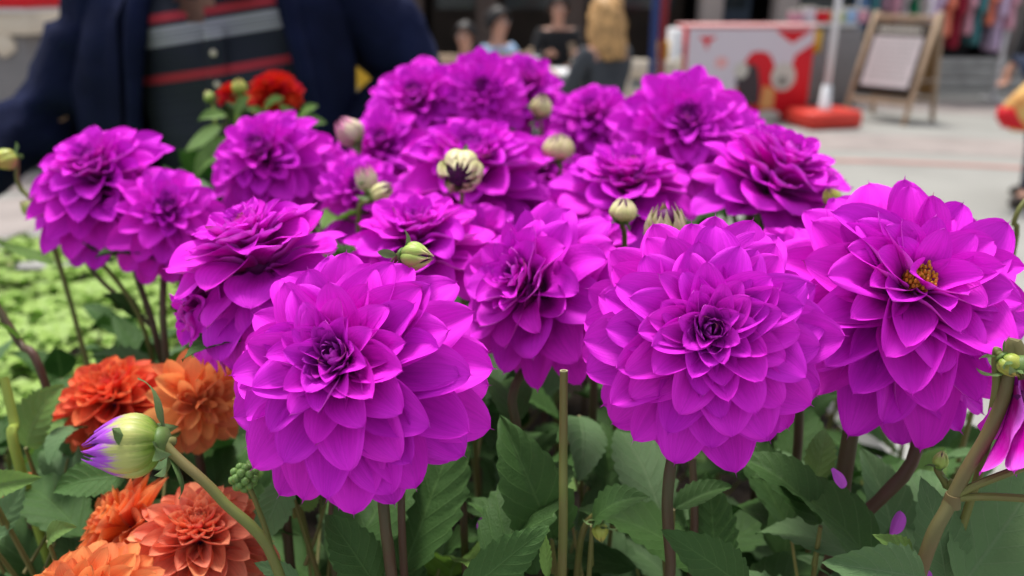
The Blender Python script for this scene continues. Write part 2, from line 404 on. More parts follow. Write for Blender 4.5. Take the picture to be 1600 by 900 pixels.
def flower(name, label, cx, cy, rpx, depth, axis, style='broad', n=92, seed=1, stem=None, stem_mat='stem_brown', sr=.0026,
           th=(6, 112), group='purple dahlias in bloom', flat=1.0, droop=0, jit=1.0, hollow=0, lean=(0, 0), cat='dahlia', leaves=0, off=.0):
    r = random.Random(seed * 7919 + 3)
    ax = camdir(axis); R = rpx / FOC * depth
    c = P(cx, cy, depth) - ax * R * off
    q = ax.to_track_quat('Z', 'Y') @ Quaternion((0, 0, 1), r.uniform(0, 6.28))
    back = c - ax * R * .5
    # stem way-points: from flower back to the soil
    pts = [back + ax * R * .25, back - ax * R * .25]
    if stem: pts += [P(*s) for s in stem]
    last = pts[-1]
    if last.z > SOIL + .02:
        if not stem: last = back - ax * R * .45 + Vector((0, 0, -.03)); pts.append(last)
        dr = last - pts[-2]; dr.z = 0
        f = Vector((last.x + dr.x * .6 + lean[0], last.y + dr.y * .6 + lean[1], SOIL - .01))
        pts += [last.lerp(f, .5) + Vector((0, 0, 0)), f]
    root = thing(name, label, cat, pts[-1] + Vector((0, 0, .01)), group)
    rl = root.location
    S = SETS[style]
    for i in range(n):
        t = (i + .5) / n
        if t < hollow: continue
        s = min(STAGES - 1, int(t * STAGES + r.uniform(-.35, .35))) if t > .02 else 0
        s = max(0, s)
        me = S[s][r.randrange(VAR)]
        theta = math.radians(lerp(th[0], th[1], t ** .95)) + r.gauss(0, .06) * jit
        if r.random() < .10 * jit: theta -= r.uniform(.05, .3) * t
        phi = i * GA + r.gauss(0, .07) * jit
        L = R * key(t, [(0, .22), (.1, .32), (.3, .54), (.6, .82), (.85, .96), (1, .90)]) * r.uniform(.93, 1.06)
        rh = Vector((math.cos(phi), math.sin(phi), 0)); zz = Vector((0, 0, 1))
        d = rh * math.sin(theta) + zz * math.cos(theta) * flat
        d.normalize(); nrm = -rh * math.cos(theta) + zz * math.sin(theta); nrm = (nrm - d * nrm.dot(d)).normalized()
        tang = nrm.cross(d)
        # twist about own length
        tw = r.gauss(0, .13) * jit
        nrm2 = nrm * math.cos(tw) + tang * math.sin(tw); tan2 = nrm2.cross(d)
        m3 = Matrix((d, tan2, nrm2)).transposed()
        base = rh * R * .13 * t ** .7 + zz * R * (.20 - .62 * t)
        dl = q @ m3.to_quaternion()
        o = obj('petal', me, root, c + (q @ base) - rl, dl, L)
        if droop and (q @ d).z < .3:
            # outer petals hang under their own weight
            wd = q @ d; axr = wd.cross(Vector((0, 0, -1)))
            if axr.length > .05: o.rotation_quaternion = Quaternion(axr.normalized(), droop * t * (.4 + .6 * axr.length)) @ dl
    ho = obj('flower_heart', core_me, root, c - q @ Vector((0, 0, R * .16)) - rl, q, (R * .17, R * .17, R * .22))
    obj('calyx', cal_me, root, back + ax * R * .06 - rl, q, (R * .17, R * .17, R * .17))
    for k in range(6):
        a = k * math.pi / 3 + r.uniform(-.2, .2); rh = Vector((math.cos(a), math.sin(a), 0)); d = (rh * .9 + Vector((0, 0, -.35 + r.uniform(-.3, .3)))).normalized()
        nn = Vector((0, 0, 1)); nn = (nn - d * nn.dot(d)).normalized(); m3 = Matrix((d, nn.cross(d), nn)).transposed()
        obj('sepal', sepal_me, root, back + q @ (rh * R * .1) - rl, q @ m3.to_quaternion(), R * .32)
    st = stem_mesh(pts, sr * .95, sr * 1.15, M[stem_mat], root)
    if leaves:
        for k in range(leaves):
            pick = lerp(.35, .9, k / max(1, leaves)); i0 = min(len(pts) - 2, int(pick * (len(pts) - 1))); p = pts[i0].lerp(pts[i0 + 1], pick * (len(pts) - 1) - i0)
            a = r.uniform(0, 6.28); d = Vector((math.cos(a), math.sin(a), r.uniform(0, .7)))
            place_leaf(p, p + d.normalized() * r.uniform(.05, .085), Vector((0, 0, 1)), st, root.location, r)
    return root, c, q, R

def leaf_mesh(name, m, seed, teeth=9, W=.55, fold=.35, arch=.5, nu=45, nv=5, point=1.2, serr=.16):
    r = random.Random(seed); vs = []; uv = []; fs = []; p0 = r.uniform(0, 6)
    a = arch * .5; x = z = 0
    for i in range(nu + 1):
        u = i / nu
        a = arch * (.5 - u) + .12 * math.sin(4 * u + p0); x += math.cos(a) / nu; z += math.sin(a) / nu
        prof = (math.sin(math.pi * u ** .72)) ** .85 * (1 - .25 * u) if 0 < u < 1 else 0
        prof = max(prof, .03 * (1 - u))
        for sd_ in (-1, 1):
            saw = (u * teeth + (.35 if sd_ > 0 else 0)) % 1.0
            tooth = 1 - serr * (1 - saw) * (0 if u < .12 else 1) if saw < .92 else 1 - serr * .3
            if sd_ == 1: rt = tooth
            else: lt = tooth
        for j in range(-nv, nv + 1):
            v = j / nv; tt = rt if v > 0 else lt
            y = v * W * .5 * prof * (1 - (1 - tt) * abs(v) ** 2.5)
            # forward sweep of the blade along the side veins
            xx = x + .16 * abs(v) * prof * .5 * (1 if u < .97 else 0)
            q = ((u - abs(v) * .22) * 8.0) % 1.0
            quilt = .010 * math.cos((q - .0) * 2 * math.pi) * -1 * math.sin(math.pi * u)
            h = fold * abs(y) + quilt * min(1, abs(v) * 3) + .02 * math.sin(6 * u + v * 2 + p0) * abs(v) - .25 * y * y
            na = a + math.pi / 2
            vs.append(Vector((xx + math.cos(na) * h, y, z + math.sin(na) * h))); uv.append((u, v * .5 + .5))
    c = 2 * nv + 1
    for i in range(nu):
        for j in range(c - 1):
            k = i * c + j; fs.append((k, k + c, k + c + 1, k + 1))
    fs = [tuple(reversed(f)) for f in fs]
    return mesh(name, vs, fs, m, uv)
LEAF = {k: [leaf_mesh('leaf', M[k], s * 13 + 5, teeth=8 + s % 3, W=.5 + .07 * (s % 3), fold=.15 + .12 * s, arch=.2 + .35 * (s % 4)) for s in range(5)] for k in ('leaf', 'leaf_pale', 'leaf_bright')}
sepal_me = leaf_mesh('sepal', M['sepal'], 3, teeth=1, W=.42, fold=.5, arch=.9, nu=8, nv=2, serr=0)
sepal2_me = leaf_mesh('sepal', M['sepal'], 9, teeth=1, W=.4, fold=.3, arch=-1.2, nu=8, nv=2, serr=0)
def place_leaf(b, tip, upv, parent, origin, r, kind=None, wide=1.0, me=None, name='leaf'):
    d = tip - b; L = d.length; d.normalize(); n = upv - d * upv.dot(d)
    if n.length < 1e-3: n = d.orthogonal()
    n.normalize(); m3 = Matrix((d, n.cross(d), n)).transposed()
    kind = kind or r.choices(['leaf', 'leaf_pale', 'leaf_bright'], [.62, .18, .20])[0]
    return obj(name, me or r.choice(LEAF[kind]), parent, b - origin, m3.to_quaternion(), (L, L * wide, L))

# ------------------------------------------------------------------ the purple dahlias
F = flower
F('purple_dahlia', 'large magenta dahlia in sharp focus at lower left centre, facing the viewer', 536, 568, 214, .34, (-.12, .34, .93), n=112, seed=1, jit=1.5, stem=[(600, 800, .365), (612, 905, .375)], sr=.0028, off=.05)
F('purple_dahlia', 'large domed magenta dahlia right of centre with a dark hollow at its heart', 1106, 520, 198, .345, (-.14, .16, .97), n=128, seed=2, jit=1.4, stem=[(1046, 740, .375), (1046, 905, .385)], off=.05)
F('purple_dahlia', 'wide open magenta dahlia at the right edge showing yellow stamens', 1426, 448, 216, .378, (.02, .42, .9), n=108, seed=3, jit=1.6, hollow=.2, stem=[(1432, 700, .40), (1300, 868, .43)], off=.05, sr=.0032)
D = 'purple_dahlia'
F(D, 'ruffled magenta dahlia seen from the side just behind the lower left centre bloom', 393, 392, 152, .43, (-.25, .80, .45), 'wild', n=88, seed=4, droop=.25, stem=[(430, 620, .45)], leaves=3)
F(D, 'drooping magenta bloom hanging beneath the ruffled one, touching the orange flowers', 328, 492, 106, .44, (-.75, -.15, .6), 'wild', n=52, seed=5, droop=.5, stem=[(420, 600, .46)], group='purple dahlias in bloom')
F(D, 'magenta dahlia turned sideways between the two large front blooms, upright petals', 830, 445, 150, .44, (-.55, .30, .62), 'wild', n=74, seed=6, th=(4, 100), stem=[(806, 600, .45), (808, 700, .455)], leaves=3)
F(D, 'magenta dahlia seen edge on with a small green bud resting against its front', 655, 375, 130, .50, (-.05, .78, .55), 'wild', n=76, seed=7, th=(5, 110), stem=[(670, 560, .52)], leaves=2)
F(D, 'flat round magenta dahlia at the far left standing before the dark jacket', 154, 276, 122, .62, (-.05, .62, .75), n=100, seed=8, droop=.12, stem=[(215, 432, .64), (250, 550, .64)], leaves=2)
F(D, 'smaller magenta dahlia tucked under the far left bloom, facing right', 262, 335, 96, .60, (.35, .35, .8), n=74, seed=9, droop=.3, stem=[(255, 450, .62), (260, 560, .62)], leaves=2)
F(D, 'darker magenta dahlia with purple curled heart below the red flowers', 415, 243, 100, .68, (-.15, .42, .85), n=96, seed=10, stem=[(430, 420, .70)], leaves=2)
F(D, 'half hidden magenta dahlia at the right shoulder of the darker one', 495, 270, 82, .74, (.4, .5, .7), n=72, seed=11, stem=[(500, 420, .76)], leaves=2)
F(D, 'broad magenta dahlia with a striped dark bud in front of its petals', 738, 262, 134, .66, (0, .68, .65), n=91, seed=12, stem=[(740, 430, .68)], th=(5, 104), leaves=2)
F(D, 'magenta dahlia with an orange speck at its heart, left in the back cluster', 655, 160, 96, .84, (-.1, .45, .8), n=84, seed=13, stem=[(660, 320, .86)], leaves=2)
F(D, 'deep purple dahlia facing the viewer at the top of the back cluster', 752, 142, 74, .82, (0, .12, .98), n=91, seed=14, stem=[(752, 320, .84)], leaves=2)
F(D, 'pale magenta dahlia peeping out behind the deep purple one', 822, 132, 74, .98, (.25, .6, .7), n=76, seed=15, stem=[(830, 300, 1.0)], leaves=2)
F(D, 'small magenta dahlia between the back cluster and the round one at right', 925, 182, 76, .92, (-.2, .5, .8), n=79, seed=16, stem=[(925, 330, .94)], leaves=2)
F(D, 'round magenta dahlia with a dark pitted heart under the red and white counter', 1070, 198, 116, .70, (-.05, .28, .93), n=100, seed=17, stem=[(1060, 360, .72)], leaves=2)
F(D, 'flat spreading magenta dahlia above the pale buds, its petals pointing sideways', 980, 288, 120, .60, (.05, .80, .52), 'wild', n=79, seed=18, th=(5, 110), stem=[(985, 480, .62)], leaves=2)
F(D, 'magenta dahlia with long pointed petals reaching right over the pale paving', 1216, 270, 126, .56, (.28, .72, .55), 'wild', n=79, seed=19, th=(5, 98), stem=[(1200, 480, .58)], leaves=2)
F(D, 'magenta bloom filling the gap between the sideways dahlia and the pale buds', 930, 375, 62, .52, (-.2, .5, .8), 'wild', n=43, seed=20, stem=[(930, 560, .54)], leaves=2)
F(D, 'shaded magenta dahlia deep in the gap behind the pinkish buds', 600, 228, 84, .80, (-.1, .4, .8), n=72, seed=21, stem=[(590, 380, .82)], leaves=2)
F(D, 'shaded magenta dahlia low behind the edge on bloom, right of the ruffled one', 560, 300, 78, .66, (0, .3, .8), n=60, seed=22, stem=[(560, 460, .68)], leaves=2)
F(D, 'magenta dahlia hidden low behind the right edge bloom and the domed one', 1245, 420, 90, .46, (.1, .4, .8), n=72, seed=23, stem=[(1250, 620, .48)], leaves=2)
F(D, 'magenta dahlia in the shade under the broad one and the edge on one', 745, 375, 72, .58, (0, .2, .9), 'wild', n=52, seed=24, stem=[(745, 540, .6)], leaves=2)
F(D, 'half open magenta dahlia cut by the right picture edge, hanging face down', 1604, 600, 150, .33, (.2, -.95, .15), 'wild', n=26, seed=25, th=(2, 38), stem=[(1562, 640, .335), (1492, 770, .345), (1436, 905, .355)], stem_mat='stem_olive', sr=.0028, off=-.3, group='half open dahlias')

F(D, 'dim magenta dahlia low in the middle, under the flat spreading one', 880, 335, 80, .66, (0, .4, .8), n=64, seed=26, stem=[(880, 480, .68)])
F(D, 'dim magenta dahlia filling the shade between the round one and the back cluster', 850, 262, 72, .84, (.1, .4, .8), n=60, seed=27, stem=[(850, 400, .86)])
F(D, 'dim magenta dahlia glimpsed between the round one and the long petalled one', 1150, 205, 76, .80, (.3, .6, .7), n=64, seed=28, stem=[(1150, 360, .82)])

# orange and red dahlias
G = 'orange and red dahlias low at the left'
F('coral_dahlia', 'coral red dahlia among leaves, above and behind the big lilac tipped bud', 172, 618, 90, .52, (-.1, .72, .62), 'redorange', n=110, seed=31, group=G, cat='dahlia', th=(4, 100), leaves=2)
F('orange_dahlia', 'orange dahlia seen from behind, its petals pointing down beneath the purple bloom', 310, 628, 84, .47, (.35, .05, .6), 'orange', jit=3.0, n=54, seed=32, group=G, droop=.3, th=(10, 100), leaves=2)
F('orange_dahlia', 'small orange dahlia seen edge on, left neighbour of the coral one', 186, 815, 86, .43, (-.75, .45, .35), 'orange', n=90, seed=33, group=G, th=(4, 90))
F('coral_dahlia', 'large salmon coral dahlia with rolled petals beside the thick green bud stem', 312, 835, 114, .41, (.12, .75, .50), 'coral', n=130, seed=34, group=G, th=(4, 112), droop=.2, leaves=2)
F('orange_dahlia', 'bright orange dahlia cut off by the bottom left picture edge', 125, 962, 128, .36, (-.05, .62, .7), 'orange', n=130, seed=35, group=G, th=(4, 105))
F('orange_dahlia', 'small faded orange dahlia at the left picture edge under a leaf', 8, 770, 40, .50, (-.3, .4, .7), 'orange', n=60, seed=36, group=G)
F('red_dahlia', 'red dahlia in front of the man in the navy jacket', 428, 134, 44, 1.0, (0, .8, .6), 'red', n=130, seed=37, group='red dahlias at the back', th=(4, 118), stem=[(415, 260, 1.0)], stem_mat='stem_lime', leaves=3)
F('red_dahlia', 'small red dahlia half hidden behind a yellow green bud', 360, 142, 27, 1.02, (-.3, .8, .4), 'red', n=60, seed=38, group='red dahlias at the back', stem=[(372, 260, 1.0)], stem_mat='stem_lime', leaves=3)

# stamens of the open bloom at the right edge
def stamens():
    root = next(o for o in col.objects if o.name.startswith('purple_dahlia') and 'stamens' in o.get('label', ''))
    ax = camdir((.02, .42, .9)); q = ax.to_track_quat('Z', 'Y'); c = P(1430, 440, .370) + ax * .0
    r = random.Random(5); b = MB()
    for k in range(60):
        a = k * GA; rr = .0062 * math.sqrt(k / 60); p = c + q @ Vector((rr * math.cos(a), rr * math.sin(a), .001)); d = q @ Vector((math.cos(a) * .3 * rr / .01, math.sin(a) * .3 * rr / .01, 1)).normalized()
        h = .005 + r.uniform(-.001, .002)
        b.tube([p - d * .004, p + d * h], [.0004, .00035], 5); b.ell(p + d * h, (.0008, .0008, .0011), 4, 6)
    b.build('stamens', M['stamen'], root)
stamens()

# ------------------------------------------------------------------ buds
def bud_petal(name, w, umax, off, m):
    vs = []; uv = []; fs = []; nu, nv = 12, 6
    for i in range(nu + 1):
        u = i / nu; uu = u * umax; rho = math.sin(math.pi * min(uu, .98) ** .72) ** .75 * off
        if uu > .9: rho = max(rho, .12 * off)
        ww = w * (math.sin(math.pi * (.12 + .80 * u)) ** .7 if u > .0 else .4) * (1 if u < .6 else max(.03, 1 - ((u - .6) / .4) ** 2 * .95))
        for j in range(nv + 1):
            v = -1 + 2 * j / nv; a = v * ww; rr = rho * (.93 + .16 * (1 - v * v))
            vs.append((rr * math.cos(a) * .5, rr * math.sin(a) * .5, uu)); uv.append((u, v * .5 + .5))
    c = nv + 1
    for i in range(nu):
        for j in range(nv): k = i * c + j; fs.append((k, k + 1, k + c + 1, k + c))
    return mesh(name, vs, fs, m, uv)
budcache = {}
M['purple_heart'] = mat('purple_heart', (.16, .01, .15), .5, bump=1, bscale=3, var=.6, vscale=6)
def bud(label, cx, cy, lpx, wpx, depth, axis, m, stem=None, stem_mat='stem_green', sr=.0016, seed=1, open_=0., sep=5, group='dahlia buds', name='dahlia_bud', seplen=.55, leaves=0, heart='core_dark'):
    r = random.Random(seed * 31)
    ax = camdir(axis); sc = .88 if name == 'dahlia_bud' and lpx < 70 else 1; Lb = sc * lpx / FOC * depth; Rb = sc * wpx / FOC * depth / 2
    c = P(cx, cy, depth); base = c - ax * Lb * .5
    pts = [base + ax * Lb * .05, base - ax * Lb * .12] + [P(*s) for s in (stem or [])]
    if pts[-1].z > SOIL + .02:
        l = pts[-1]; pts += [Vector((l.x, l.y + .01, lerp(l.z, SOIL, .5))), Vector((l.x + r.uniform(-.02, .02), l.y + .015, SOIL - .01))]
    root = thing(name, label, 'flower bud', pts[-1] + Vector((0, 0, .01)), group); rl = root.location
    q = ax.to_track_quat('Z', 'Y')
    if m not in budcache:
        budcache[m] = [bud_petal('bud_petal', .62, .86, 1.0, M[m]), bud_petal('bud_petal', .6, .95, .93, M[m]), bud_petal('bud_petal', .5, 1.0, .80, M[m])]
    for lay in range(3):
        nk = (6, 7, 6)[lay]
        for k in range(nk):
            a = 2 * math.pi * (k + lay * .5) / nk + r.uniform(-.12, .12); s = r.uniform(.95, 1.04)
            tilt = open_ * (1 - lay * .25) * r.uniform(.7, 1.3) + r.uniform(-.01, .03)
            qq = q @ Quaternion((0, 0, 1), a) @ Quaternion((0, 1, 0), tilt)
            obj('bud_petal', budcache[m][lay], root, base - rl, qq, (Rb * 2, Rb * 2, Lb * s))
    cm = MB(); cm.ell((0, 0, 0), (1, 1, 1), 8, 12)
    k = core_me
    if heart != 'core_dark': k = core_me.copy(); k.materials.clear(); k.materials.append(M[heart])
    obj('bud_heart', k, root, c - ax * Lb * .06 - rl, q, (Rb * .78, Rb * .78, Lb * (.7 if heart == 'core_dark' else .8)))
    obj('calyx', cal_me, root, base + ax * Lb * .06 - rl, q, (Rb * .62, Rb * .62, Lb * .16))
    for k in range(sep):
        a = 2 * math.pi * k / sep + r.uniform(-.3, .3); rh = Vector((math.cos(a), math.sin(a), 0)); d = (rh * .8 + Vector((0, 0, r.uniform(-.5, .6)))).normalized()
        nn = Vector((0, 0, 1)) - rh * .2; nn = (nn - d * nn.dot(d)).normalized(); m3 = Matrix((d, nn.cross(d), nn)).transposed()
        obj('sepal', r.choice((sepal_me, sepal2_me)), root, base - rl + q @ (rh * Rb * .25), q @ m3.to_quaternion(), Lb * seplen * r.uniform(.8, 1.2))
    st = stem_mesh(pts, sr, sr * 1.2, M[stem_mat], root)
    for k in range(leaves):
        p = pts[-2].lerp(pts[-3], r.random()); a = r.uniform(0, 6.28); d = Vector((math.cos(a), math.sin(a), .4)).normalized() * .06
        place_leaf(p, p + d, Vector((0, 0, 1)), st, root.location, r)
    return root
bud('large unopened bud with lilac petal tips on a thick green stem, pointing left', 192, 697, 120, 88, .33, (-.98, -.06, .15), 'bud_purple', [(262, 700, .33), (340, 775, .33), (440, 905, .34)], 'stem_green', .0020, 1, .06, 6, seplen=.7)
bud('small round green bud with open sepals lying on the big lower left bloom', 652, 401, 62, 50, .37, (.85, -.05, .3), 'bud_green', [(608, 425, .40), (600, 480, .42)], 'stem_green', .0014, 2, 0, 5, seplen=.75)
bud('cream ringed bud with a dark purple mouth in front of the broad bloom', 719, 270, 62, 66, .56, (-.05, -.42, .9), 'bud_cream', [(722, 320, .60)], 'stem_green', .0016, 3, .30, heart='purple_heart')
bud('pale bud standing between the back cluster and the small magenta dahlia', 846, 164, 42, 38, .86, (.1, .75, .55), 'bud_cream', [(846, 230, .88)], seed=4)
bud('pale cream bud in the middle gap, right of the broad bloom', 872, 228, 50, 50, .70, (0, .85, .35), 'bud_cream', [(876, 300, .72)], seed=5, open_=.08)
bud('pinkish cream bud leaning left before the dark jacket', 543, 204, 52, 46, .74, (-.6, .6, .3), 'bud_pink', [(556, 300, .76)], seed=6, open_=.12)
bud('pink opening bud in the gap left of the broad bloom', 572, 278, 52, 30, .62, (-.2, .95, .2), 'bud_pink', [(560, 350, .64)], seed=7, open_=.22)
bud('cream bud leaning right beside the pink opening one', 598, 300, 46, 30, .60, (.8, .5, .3), 'bud_cream', [(560, 360, .62)], seed=8, open_=.1)
bud('pale yellow bud above the half hidden small bloom at centre', 974, 327, 46, 48, .47, (.05, .9, .35), 'bud_cream', [(975, 420, .5)], seed=9)
bud('cream bud opening into loose petals just behind the domed bloom', 1040, 345, 66, 56, .44, (-.1, .85, .45), 'bud_cream', [(1045, 430, .46)], seed=10, open_=.35)
bud('little pale bud at the tips of the long pointed petals by the paving', 1299, 306, 34, 30, .52, (-.4, .6, .5), 'bud_yellow', [(1305, 380, .54)], seed=11)
bud('yellow green bud at the left picture edge against the dark sleeve', 6, 250, 44, 36, .62, (-.3, -.3, .8), 'bud_yellow', [(30, 290, .64), (70, 345, .64), (130, 545, .64)], 'stem_green', .0017, 12, leaves=1)
bud('tiny green bud under the far left bloom', 44, 324, 32, 26, .64, (-.5, .6, .5), 'bud_green', [(90, 345, .64), (215, 490, .63)], seed=13)
bud('small green bud with pointed sepals hanging among dark leaves at bottom centre', 938, 832, 34, 28, .40, (.05, -.95, .25), 'bud_yellow', [(935, 800, .41), (905, 860, .42)], seed=14, seplen=1.0)
bud('yellow green bud in front of the small red dahlia', 374, 134, 28, 26, .97, (.1, .9, .4), 'bud_yellow', [(374, 220, .98)], seed=15, stem_mat='stem_lime')
bud('dull green bud left of the small red dahlia', 326, 150, 20, 18, 1.0, (-.4, .7, .4), 'bud_green', [(340, 220, 1.0)], seed=16, stem_mat='stem_lime')
bud('yellow green bud base at the right picture edge above the hanging bloom', 1580, 572, 46, 38, .33, (.5, -.7, .4), 'bud_yellow', [(1556, 560, .335), (1540, 700, .345)], seed=17, seplen=.9)
bud('small pointed green side bud on the thick stem at lower right', 1470, 718, 36, 24, .37, (.1, .9, .2), 'bud_green', [(1480, 760, .37), (1484, 790, .372)], seed=18)

def berry_bud():
    root = thing('dahlia_bud', 'knobbly green bud cluster on a short stem right of the coral dahlia', 'flower bud', P(425, 870, .40), 'dahlia buds')
    c = P(381, 746, .38); r = random.Random(8); b = MB()
    for k in range(26):
        z = 1 - 2 * (k + .5) / 26; a = k * GA; rr = math.sqrt(1 - z * z); d = Vector((rr * math.cos(a), rr * math.sin(a), z))
        m = MB(); m.ell(c + d * .0052, (.0021, .0021, .0021), 6, 8); m.build('bud_knob', M['calyx_l'], root)
    b.ell(c, (.0052, .0052, .0052)); b.build('bud_heart', M['calyx'], root)
    stem_mesh([c, P(396, 775, .385), P(422, 850, .395), P(425, 905, .41)], .0011, .0015, M['stem_green'], root)
M['calyx_l'] = mat('bud_knob_green', (.13, .24, .06), .4, var=.3, vscale=80)
berry_bud()

# ------------------------------------------------------------------ bare stems and lone petals
def bare(label, pts, r0, m, cut=False, group='bare stems among the leaves', foot=True, leaves=(), side=()):
    w_ = [P(*p) for p in pts]
    if foot and w_[-1].z > SOIL: w_.append(Vector((w_[-1].x, w_[-1].y + .02, SOIL - .01)))
    root = thing('flower_stem', label, 'plant stem', w_[-1], group)
    b = MB(); b.tube(w_, [lerp(r0 * .9, r0 * 1.15, i / (len(w_) - 1)) for i in range(len(w_))], 12, not cut, 6)
    st = b.build('stem', M[m], root)
    if cut:
        d = (w_[0] - w_[1]).normalized(); q = d.to_track_quat('Z', 'Y'); b = MB(); n = 14; vs = []
        for rr, h in ((.9, 0), (.86, .0004), (.62, .0003), (.55, -.003)):
            for k in range(n): a = 6.2832 * k / n; vs.append(w_[0] + q @ Vector((rr * r0 * math.cos(a), rr * r0 * math.sin(a), h)))
        fs = [(i * n + k, i * n + (k + 1) % n, (i + 1) * n + (k + 1) % n, (i + 1) * n + k) for i in range(3) for k in range(n)] + [tuple(range(3 * n, 4 * n))]
        b.add(vs, fs); b.build('cut_end', M['pith'], root)
    for s in side:
        b = MB(); b.tube([P(*p) for p in s], r0 * .5, 8, True, 4); b.build('side_stem', M['stem_green'], root)
    r = random.Random(int(pts[0][0]))
    for bp, tp, kind in leaves: place_leaf(P(*bp), P(*tp), Vector((0, -.4, 1)), st, root.location, r, kind)
    return root
M['pith'] = mat('pale_cut_pith', (.5, .48, .25), .7)
bare('cut off stem with a pale hollow top standing between the two front blooms', [(881, 580, .37), (880, 700, .375), (878, 905, .385)], .0021, 'stem_green', True)
bare('straight reddish stem just right of the cluster under the lower left bloom', [(628, 740, .385), (632, 905, .39)], .0019, 'stem_brown')
bare('dark stem behind the domed bloom, right of its own stem', [(1082, 715, .42), (1080, 905, .43)], .0021, 'stem_brown')
bare('thick dark stem rising to the lower side of the right edge bloom', [(1332, 660, .42), (1316, 760, .43), (1296, 905, .44)], .0045, 'stem_brown')
bare('slim stem with side leaf crossing the pale green bedding plants at far left', [(72, 330, .70), (95, 420, .69), (130, 545, .68), (150, 640, .68)], .0020, 'stem_green', leaves=[((86, 412, .69), (4, 380, .66), 'leaf_bright')])
bare('dark stem from the tiny bud slanting right to the far left bloom stem', [(95, 345, .66), (150, 430, .65), (228, 502, .64), (250, 560, .64)], .0018, 'stem_brown', leaves=[((222, 500, .64), (158, 462, .62), 'leaf')])
bare('brown stem leaning in from the left picture edge', [(-20, 455, .55), (30, 535, .55), (75, 612, .55)], .0026, 'stem_brown', leaves=[((28, 532, .55), (-30, 505, .52), 'leaf_bright')])
bare('yellow green stem upright at the left edge beside the faded orange dahlia', [(6, 590, .48), (22, 660, .48), (34, 740, .48)], .0028, 'stem_lime')
bare('pair of green side stems reaching out to the right picture edge', [(1490, 772, .345), (1486, 790, .347)], .0034, 'stem_olive', side=[[(1490, 775, .345), (1540, 752, .34), (1640, 715, .335)], [(1492, 778, .345), (1550, 776, .34), (1650, 782, .335)]], foot=False)
bare('thin dark stem in the shade behind the lower left bloom', [(520, 770, .43), (525, 905, .44)], .0022, 'stem_brown')
bare('dark stem low in the middle, left of the cut one', [(720, 690, .45), (728, 905, .46)], .0022, 'stem_brown')
bare('brown twig at the right edge beside the wide open bloom', [(1610, 305, .5), (1585, 345, .5), (1570, 450, .52)], .0016, 'stem_green')

for i, (x, y, L, d, dr, lab) in enumerate([(1300, 732, 34, .38, (.4, -.8, .2), 'fallen lilac petal caught on a leaf below the right edge bloom'), (1392, 835, 44, .38, (.2, .9, .3), 'curled lilac petal stuck among leaves by the crossing stems'),
        (748, 828, 26, .42, (.3, .8, .3), 'small dark violet petal deep in the shade at bottom centre'), (1430, 888, 26, .36, (.8, -.3, .3), 'pale lilac petal on the leaf at the bottom of the thick right stem')]):
    dd = camdir(dr); nn = camdir((0, .1, 1)); nn = (nn - dd * nn.dot(dd)).normalized(); m3 = Matrix((dd, nn.cross(dd), nn)).transposed()
    o = obj('loose_petal', petal_mesh('loose_petal', .6, .5, 2.2, 1.6, M['pale_purple'], i), None, P(x, y, d), m3.to_quaternion(), L / FOC * d); tag(o, lab, 'petal', 'loose petals caught in the leaves')

# ------------------------------------------------------------------ leaf shoots
def shoot(label, base, top, leaves, group='dahlia leaf shoots', m='stem_green', sr=.0018, seed=0):
    """leaves: list of (base point, tip point, kind, width, up)"""
    root = thing('dahlia_shoot', label, 'plant', base, group); r = random.Random(seed)
    mid = base.lerp(top, .5) + Vector((r.uniform(-.01, .01), r.uniform(-.01, .01), 0))
    st = MB(); st.tube([base, mid, top], [sr * 1.3, sr * 1.1, sr * .6], 7, True, 4); st = st.build('stem', M[m], root)
    for lf in leaves:
        b_, t_, k, w_, u_ = lf
        place_leaf(b_, t_, u_, root, root.location, r, k, w_)
        # stalk from the stem to the leaf
        tt = min(1, max(0, (b_ - base).dot(top - base) / (top - base).length_squared)); s0 = base.lerp(top, max(0, tt - .1))
        if (b_ - s0).length > .004:
            pm = MB(); pm.tube([s0, s0.lerp(b_, .5) + Vector((0, 0, -.003)), b_], [.0012, .001, .0009], 6, True, 3); pm.build('leaf_stalk', M['stem_green'], root)
    return root
for i, (tp, lv_) in enumerate([((350, 190), [((345, 195), (290, 235)), ((350, 215), (330, 262)), ((372, 190), (395, 150)), ((355, 180), (310, 190)), ((360, 230), (300, 280))]), ((470, 200), [((468, 205), (512, 190)), ((465, 215), (505, 240)), ((460, 195), (435, 160)), ((466, 190), (498, 165))]), ((412, 170), [((412, 175), (445, 155)), ((412, 185), (380, 168)), ((414, 195), (455, 190))])]):
    tpw = P(tp[0], tp[1], .98); shoot(['upright bright green shoot left of the red dahlias before the dark shirt', 'bright green shoot between the red dahlia and the jacket edge', 'bright leafy shoot right beneath the red dahlia'][i], Vector((tpw.x, tpw.y + .03, SOIL - .01)), tpw,
        [(P(*a_, .98), P(*b_, .96), 'leaf_bright', 1.1, camdir((0, .6, 1))) for a_, b_ in lv_], seed=300 + i)
